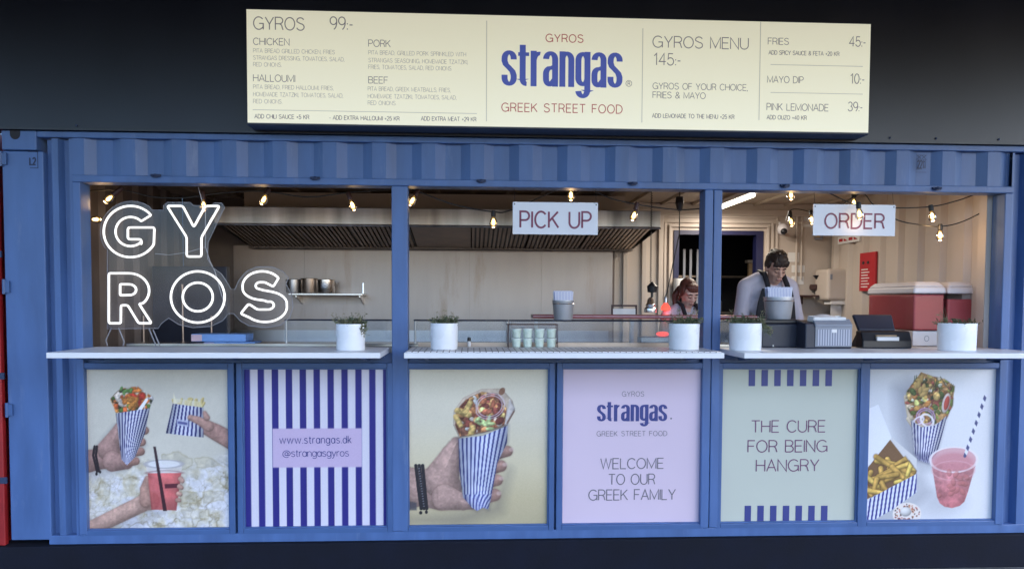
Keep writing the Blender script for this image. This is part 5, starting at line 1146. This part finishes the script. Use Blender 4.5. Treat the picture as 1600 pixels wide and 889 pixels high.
# fluorescent batten on the ceiling
t = thing('ceiling_tube_light', 'lit fluorescent tube light on the ceiling of the order window', 'ceiling light', (2.29, 1.7, 2.57))
B().box(2.25, 2.33, 1.25, 2.20, 2.560, 2.596).build('batten', 'lid', t, bevel=.004)
B().tube([(2.29, 1.28, 2.545), (2.29, 2.17, 2.545)], .017, 12).build('tube', 'tubeglow', t, smooth=True)
l = bpy.data.lights.new('tube_light', 'AREA'); l.shape = 'RECTANGLE'; l.size = .05; l.size_y = .9; l.energy = 6; l.color = (1, .90, .77)
lo = bpy.data.objects.new('tube_light', l); C.objects.link(lo); lo.parent = t; lo.location = (0, .02, -.05)
l = bpy.data.lights.new('heat_light', 'POINT'); l.energy = .10; l.color = (1, .12, .08); l.shadow_soft_size = .04
lo = bpy.data.objects.new('heat_light', l); C.objects.link(lo); lo.location = (q2.x, 1.0, q2.z-.07)
# ================================================================== PEOPLE
def remesh(b, name, m, parent, vox, smooth_it=6, fac=.5):
    o = b.build(name, m, None); md = o.modifiers.new('r', 'REMESH'); md.mode = 'VOXEL'; md.voxel_size = vox
    s_ = o.modifiers.new('s', 'SMOOTH'); s_.iterations = smooth_it; s_.factor = fac
    dg = bpy.context.evaluated_depsgraph_get(); me = bpy.data.meshes.new_from_object(o.evaluated_get(dg)); old = o.data
    o.modifiers.clear(); o.data = me; bpy.data.meshes.remove(old); me.name = name
    me.materials.clear(); me.materials.append(M[m])
    for p in me.polygons: p.use_smooth = True
    o.parent = parent; return o
def chain(b, pts, rad, n=12):
    for (a, c, r0, r1) in zip(pts, pts[1:], rad, rad[1:]):
        a = Vector(a); c = Vector(c); k = 4
        b.tube([a.lerp(c, i/k) for i in range(k+1)], [r0+(r1-r0)*i/k for i in range(k+1)], n)
        b.ell(a, (r0,)*3, n, 8); b.ell(c, (r1,)*3, n, 8)
def person(X, Y, label, turn, tilt, hs, skin, hair, female):
    t = thing('person', label, 'person', (X, Y, .292))
    Rz = Matrix.Rotation(math.radians(turn), 3, 'Z'); k = hs/1.78
    def w2(p): return Rz @ (Vector(p)*k)
    HR = Matrix.Rotation(math.radians(turn), 3, 'Z') @ Matrix.Rotation(math.radians(tilt), 3, 'X')
    hc = Vector((0, -.055, 1.635)) if female else Vector((0, -.10, 1.575))
    HS = .95 if female else .86
    def hd(p): return Rz @ (hc*k) + HR @ (Vector(p)*k*HS)
    fem = .92 if female else 1.
    sh = .185*fem if female else .168
    arms = {}
    for s in (-1, 1):
        arms[s] = [(s*sh, .01, 1.44), (s*(sh+.055), -.01, 1.17), (s*.11, -.27, 1.08+.02*s)]
    b = B()
    def ch(pts, rad, n=12): chain(b, [w2(p) for p in pts], [r*k for r in rad], n)
    # torso and legs
    for z, rx, ry in ((.92, .165, .115), (1.05, .145*fem, .105), (1.18, .155*fem, .11), (1.30, .17*fem, .115), (1.40, .165*fem, .10)):
        b.ell(w2((0, 0, z)), (rx*k, ry*k, .10*k), 18, 10, Rz)
    ch([(-sh, .01, 1.44), (0, .0, 1.455), (sh, .01, 1.44)], [.055*fem, .075, .055*fem])
    ch([(0, .0, 1.45), tuple(hc+Vector((0, .02, -.06)))], [.062*fem, .052*fem])
    for s in (-1, 1):
        ch([(s*.09, 0, .90), (s*.10, -.01, .49), (s*.10, .015, .09)], [.088, .058, .042]); ch([(s*.10, .02, .045), (s*.11, -.15, .035)], [.042, .033])
        ch(arms[s], [.052*fem, .042*fem, .030*fem])
        h0 = Vector(arms[s][2]); fw = Vector((-s*.35, -.8, -.25)).normalized(); sd = Vector((-.9*s, .35, .1)).normalized()*-1; upv = fw.cross(sd)
        ch([h0, h0+fw*.05, h0+fw*.085], [.028, .034, .030])
        for j, (l, o_) in enumerate(((.072, -.030), (.082, -.010), (.076, .010), (.060, .029))):
            r0 = h0+fw*.08+sd*o_; ch([r0, r0+fw*l*.5+Vector((0, 0, -.008)), r0+fw*l*.95+Vector((0, 0, -.03))], [.0105, .0095, .008], 8)
        r0 = h0+fw*.03-sd*.028; ch([r0, r0-sd*.03+fw*.025, r0-sd*.035+fw*.06], [.013, .011, .009], 8)
    # head
    def he(p, r): b.ell(hd(p), tuple(q*k*HS for q in r), 20, 14, HR)
    he((0, .012, .040), (.074, .094, .086)); he((0, -.020, -.030), (.064, .070, .075)); he((0, -.045, -.085), (.040, .040, .034)); he((0, -.058, .03), (.062, .036, .045))
    for s in (-1, 1):
        he((s*.036, -.058, -.022), (.026, .026, .028)); he((s*.075, .012, -.008), (.012, .020, .030)); he((s*.030, -.083, .026), (.024, .010, .008)); he((s*.031, -.080, .004), (.015, .010, .010)); he((s*.012, -.100, -.032), (.010, .010, .008))
    chain(b, [hd(p) for p in ((0, -.086, .012), (0, -.101, -.012), (0, -.111, -.028))], [.010*k, .011*k, .013*k], 10)
    he((0, -.093, -.058), (.024, .010, .006)); he((0, -.090, -.069), (.020, .010, .007))
    remesh(b, 'body', skin, t, .0055, 4, .45)
    # details of the face
    b = B()
    for s in (-1, 1): chain(b, [hd(p) for p in ((s*.046, -.083, .001), (s*.032, -.0925, -.004), (s*.018, -.090, .000))], [.0022*k, .0032*k, .002*k], 6)
    b.build('eyelashes', 'brow', None).parent = t
    b = B()
    for s in (-1, 1): chain(b, [hd(p) for p in ((s*.052, -.080, .024), (s*.034, -.094, .032), (s*.014, -.096, .028))], [.003*k, .0052*k, .004*k], 6)
    b.build('eyebrows', 'brow', None).parent = t
    b = B(); b.ell(hd((0, -.1015, -.0585)), (.021*k, .006*k, .0042*k), 14, 8, HR); b.ell(hd((0, -.0985, -.0675)), (.018*k, .007*k, .005*k), 14, 8, HR); b.build('mouth', 'lip', None, smooth=True).parent = t
    # hair
    b = B()
    def hh(p, r, rot=None): b.ell(hd(p), tuple(q*k*HS for q in r), 18, 12, HR)
    hh((0, .030, .064), (.080, .098, .078)); hh((0, .055, .02), (.075, .066, .075))
    if female:
        hh((0, -.055, .088), (.072, .046, .034)); hh((0, -.078, .066), (.060, .024, .020))
        for s in (-1, 1): hh((s*.074, .0, .035), (.016, .045, .055))
        chain(b, [hd(p) for p in ((-.03, .11, .0), (-.075, .10, -.06), (-.085, .05, -.13))], [.036*k, .032*k, .018*k]); chain(b, [hd(p) for p in ((-.082, -.01, .0), (-.088, .0, -.06))], [.013*k, .008*k])
    else:
        hh((0, -.036, .096), (.070, .060, .044)); hh((.006, -.074, .074), (.058, .024, .020)); hh((0, .01, .118), (.072, .080, .040))
        for s in (-1, 1): hh((s*.072, .015, .040), (.014, .05, .045))
        for j in range(26):
            a = rnd.uniform(0, 6.28); q_ = .055*math.sqrt(rnd.random()); hh((q_*1.15*math.cos(a), .0+q_*1.5*math.sin(a), .142+rnd.uniform(-.012, .006)), (.011, .020, .012))
        for j in range(9): hh((-.056+.014*j, -.080+.006*math.sin(j*2.1), .074+.010*math.cos(j*1.7)), (.010, .012, .020))
        for j in range(11): hh((-.060+.012*j, -.086+.9*abs(-.060+.012*j)**1.6, .056+.004*math.sin(j*2.7)), (.011, .010, .020))
    remesh(b, 'hair', hair, t, .006, 2, .4)
    # clothes: jacket, apron, trousers
    b = B()
    for z, rx, ry in ((.93, .185, .135), (1.05, .165*fem, .125), (1.18, .172*fem, .128), (1.30, .186*fem, .132), (1.40, .176*fem, .112)):
        b.ell(w2((0, .004, z)), (rx*k, ry*k, .10*k), 20, 10, Rz)
    ch([(-sh, .01, 1.442), (-.07, .006, 1.485), (.07, .006, 1.485), (sh, .01, 1.442)], [.066*fem, .070, .070, .066*fem])
    for s in (-1, 1):
        p = [Vector(q) for q in arms[s]]; e = p[1].lerp(p[2], .55); ch([p[0], p[0].lerp(p[1], .5), p[1], e], [.066*fem, .061*fem, .057*fem, .048])
        ch([(s*.062, .03, 1.515), (s*.058, -.055, 1.475), (s*.030, -.125, 1.40)], [.020, .020, .014])   # collar
    remesh(b, 'jacket', 'shirt', t, .010, 5, .5)
    b = B()
    for s in (-1, 1): ch([(s*.09, 0, .92), (s*.10, -.01, .49), (s*.10, .015, .10)], [.105, .074, .062])
    b.ell(w2((0, 0, .94)), (.18*k, .13*k, .09*k), 18, 10, Rz); remesh(b, 'trousers', 'trouser', t, .012, 4)
    b = B(); n = 14; rows = [(1.43, .115), (1.33, .140), (1.18, .160), (1.05, .185), (.92, .205), (.70, .21), (.48, .20)]; v = []
    for side in (0, 1):
        for z, hw_ in rows:
            for i in range(n+1):
                u = -1+2*i/n; x = u*hw_; y = -(.150-.008*side)*math.sqrt(max(1-(x/.245)**2, .05))-(.012 if z < 1 else 0); v.append(w2((x, y, z)))
    R_ = len(rows); N = n+1; f = []
    for j in range(R_-1):
        for i in range(n):
            f.append((j*N+i, (j+1)*N+i, (j+1)*N+i+1, j*N+i+1)); o_ = R_*N; f.append((o_+j*N+i, o_+j*N+i+1, o_+(j+1)*N+i+1, o_+(j+1)*N+i))
    b.add(v, f)
    for s in (-1, 1): b.tube([w2(p) for p in ((s*.078, -.150, 1.39), (s*.075, -.135, 1.45), (s*.072, -.075, 1.535), (s*.060, .03, 1.555), (0, .075, 1.54))], .019*k, 8)
    o = b.build('apron', 'apron', None, smooth=True); o.parent = t
    return t
man = at(1212, 430, .80)
person(man.x-.03, .86, 'dark haired man in a white jacket and black apron looking down behind the bucket', 6, 24, 1.85, 'skin', 'hair_dark', False)
wo = at(1077, 465, .95)
person(wo.x+.005, 1.08, 'auburn haired woman in white top and black apron looking down beside the heat lamp', 14, 24, 1.575, 'skin_f', 'hair_red', True)
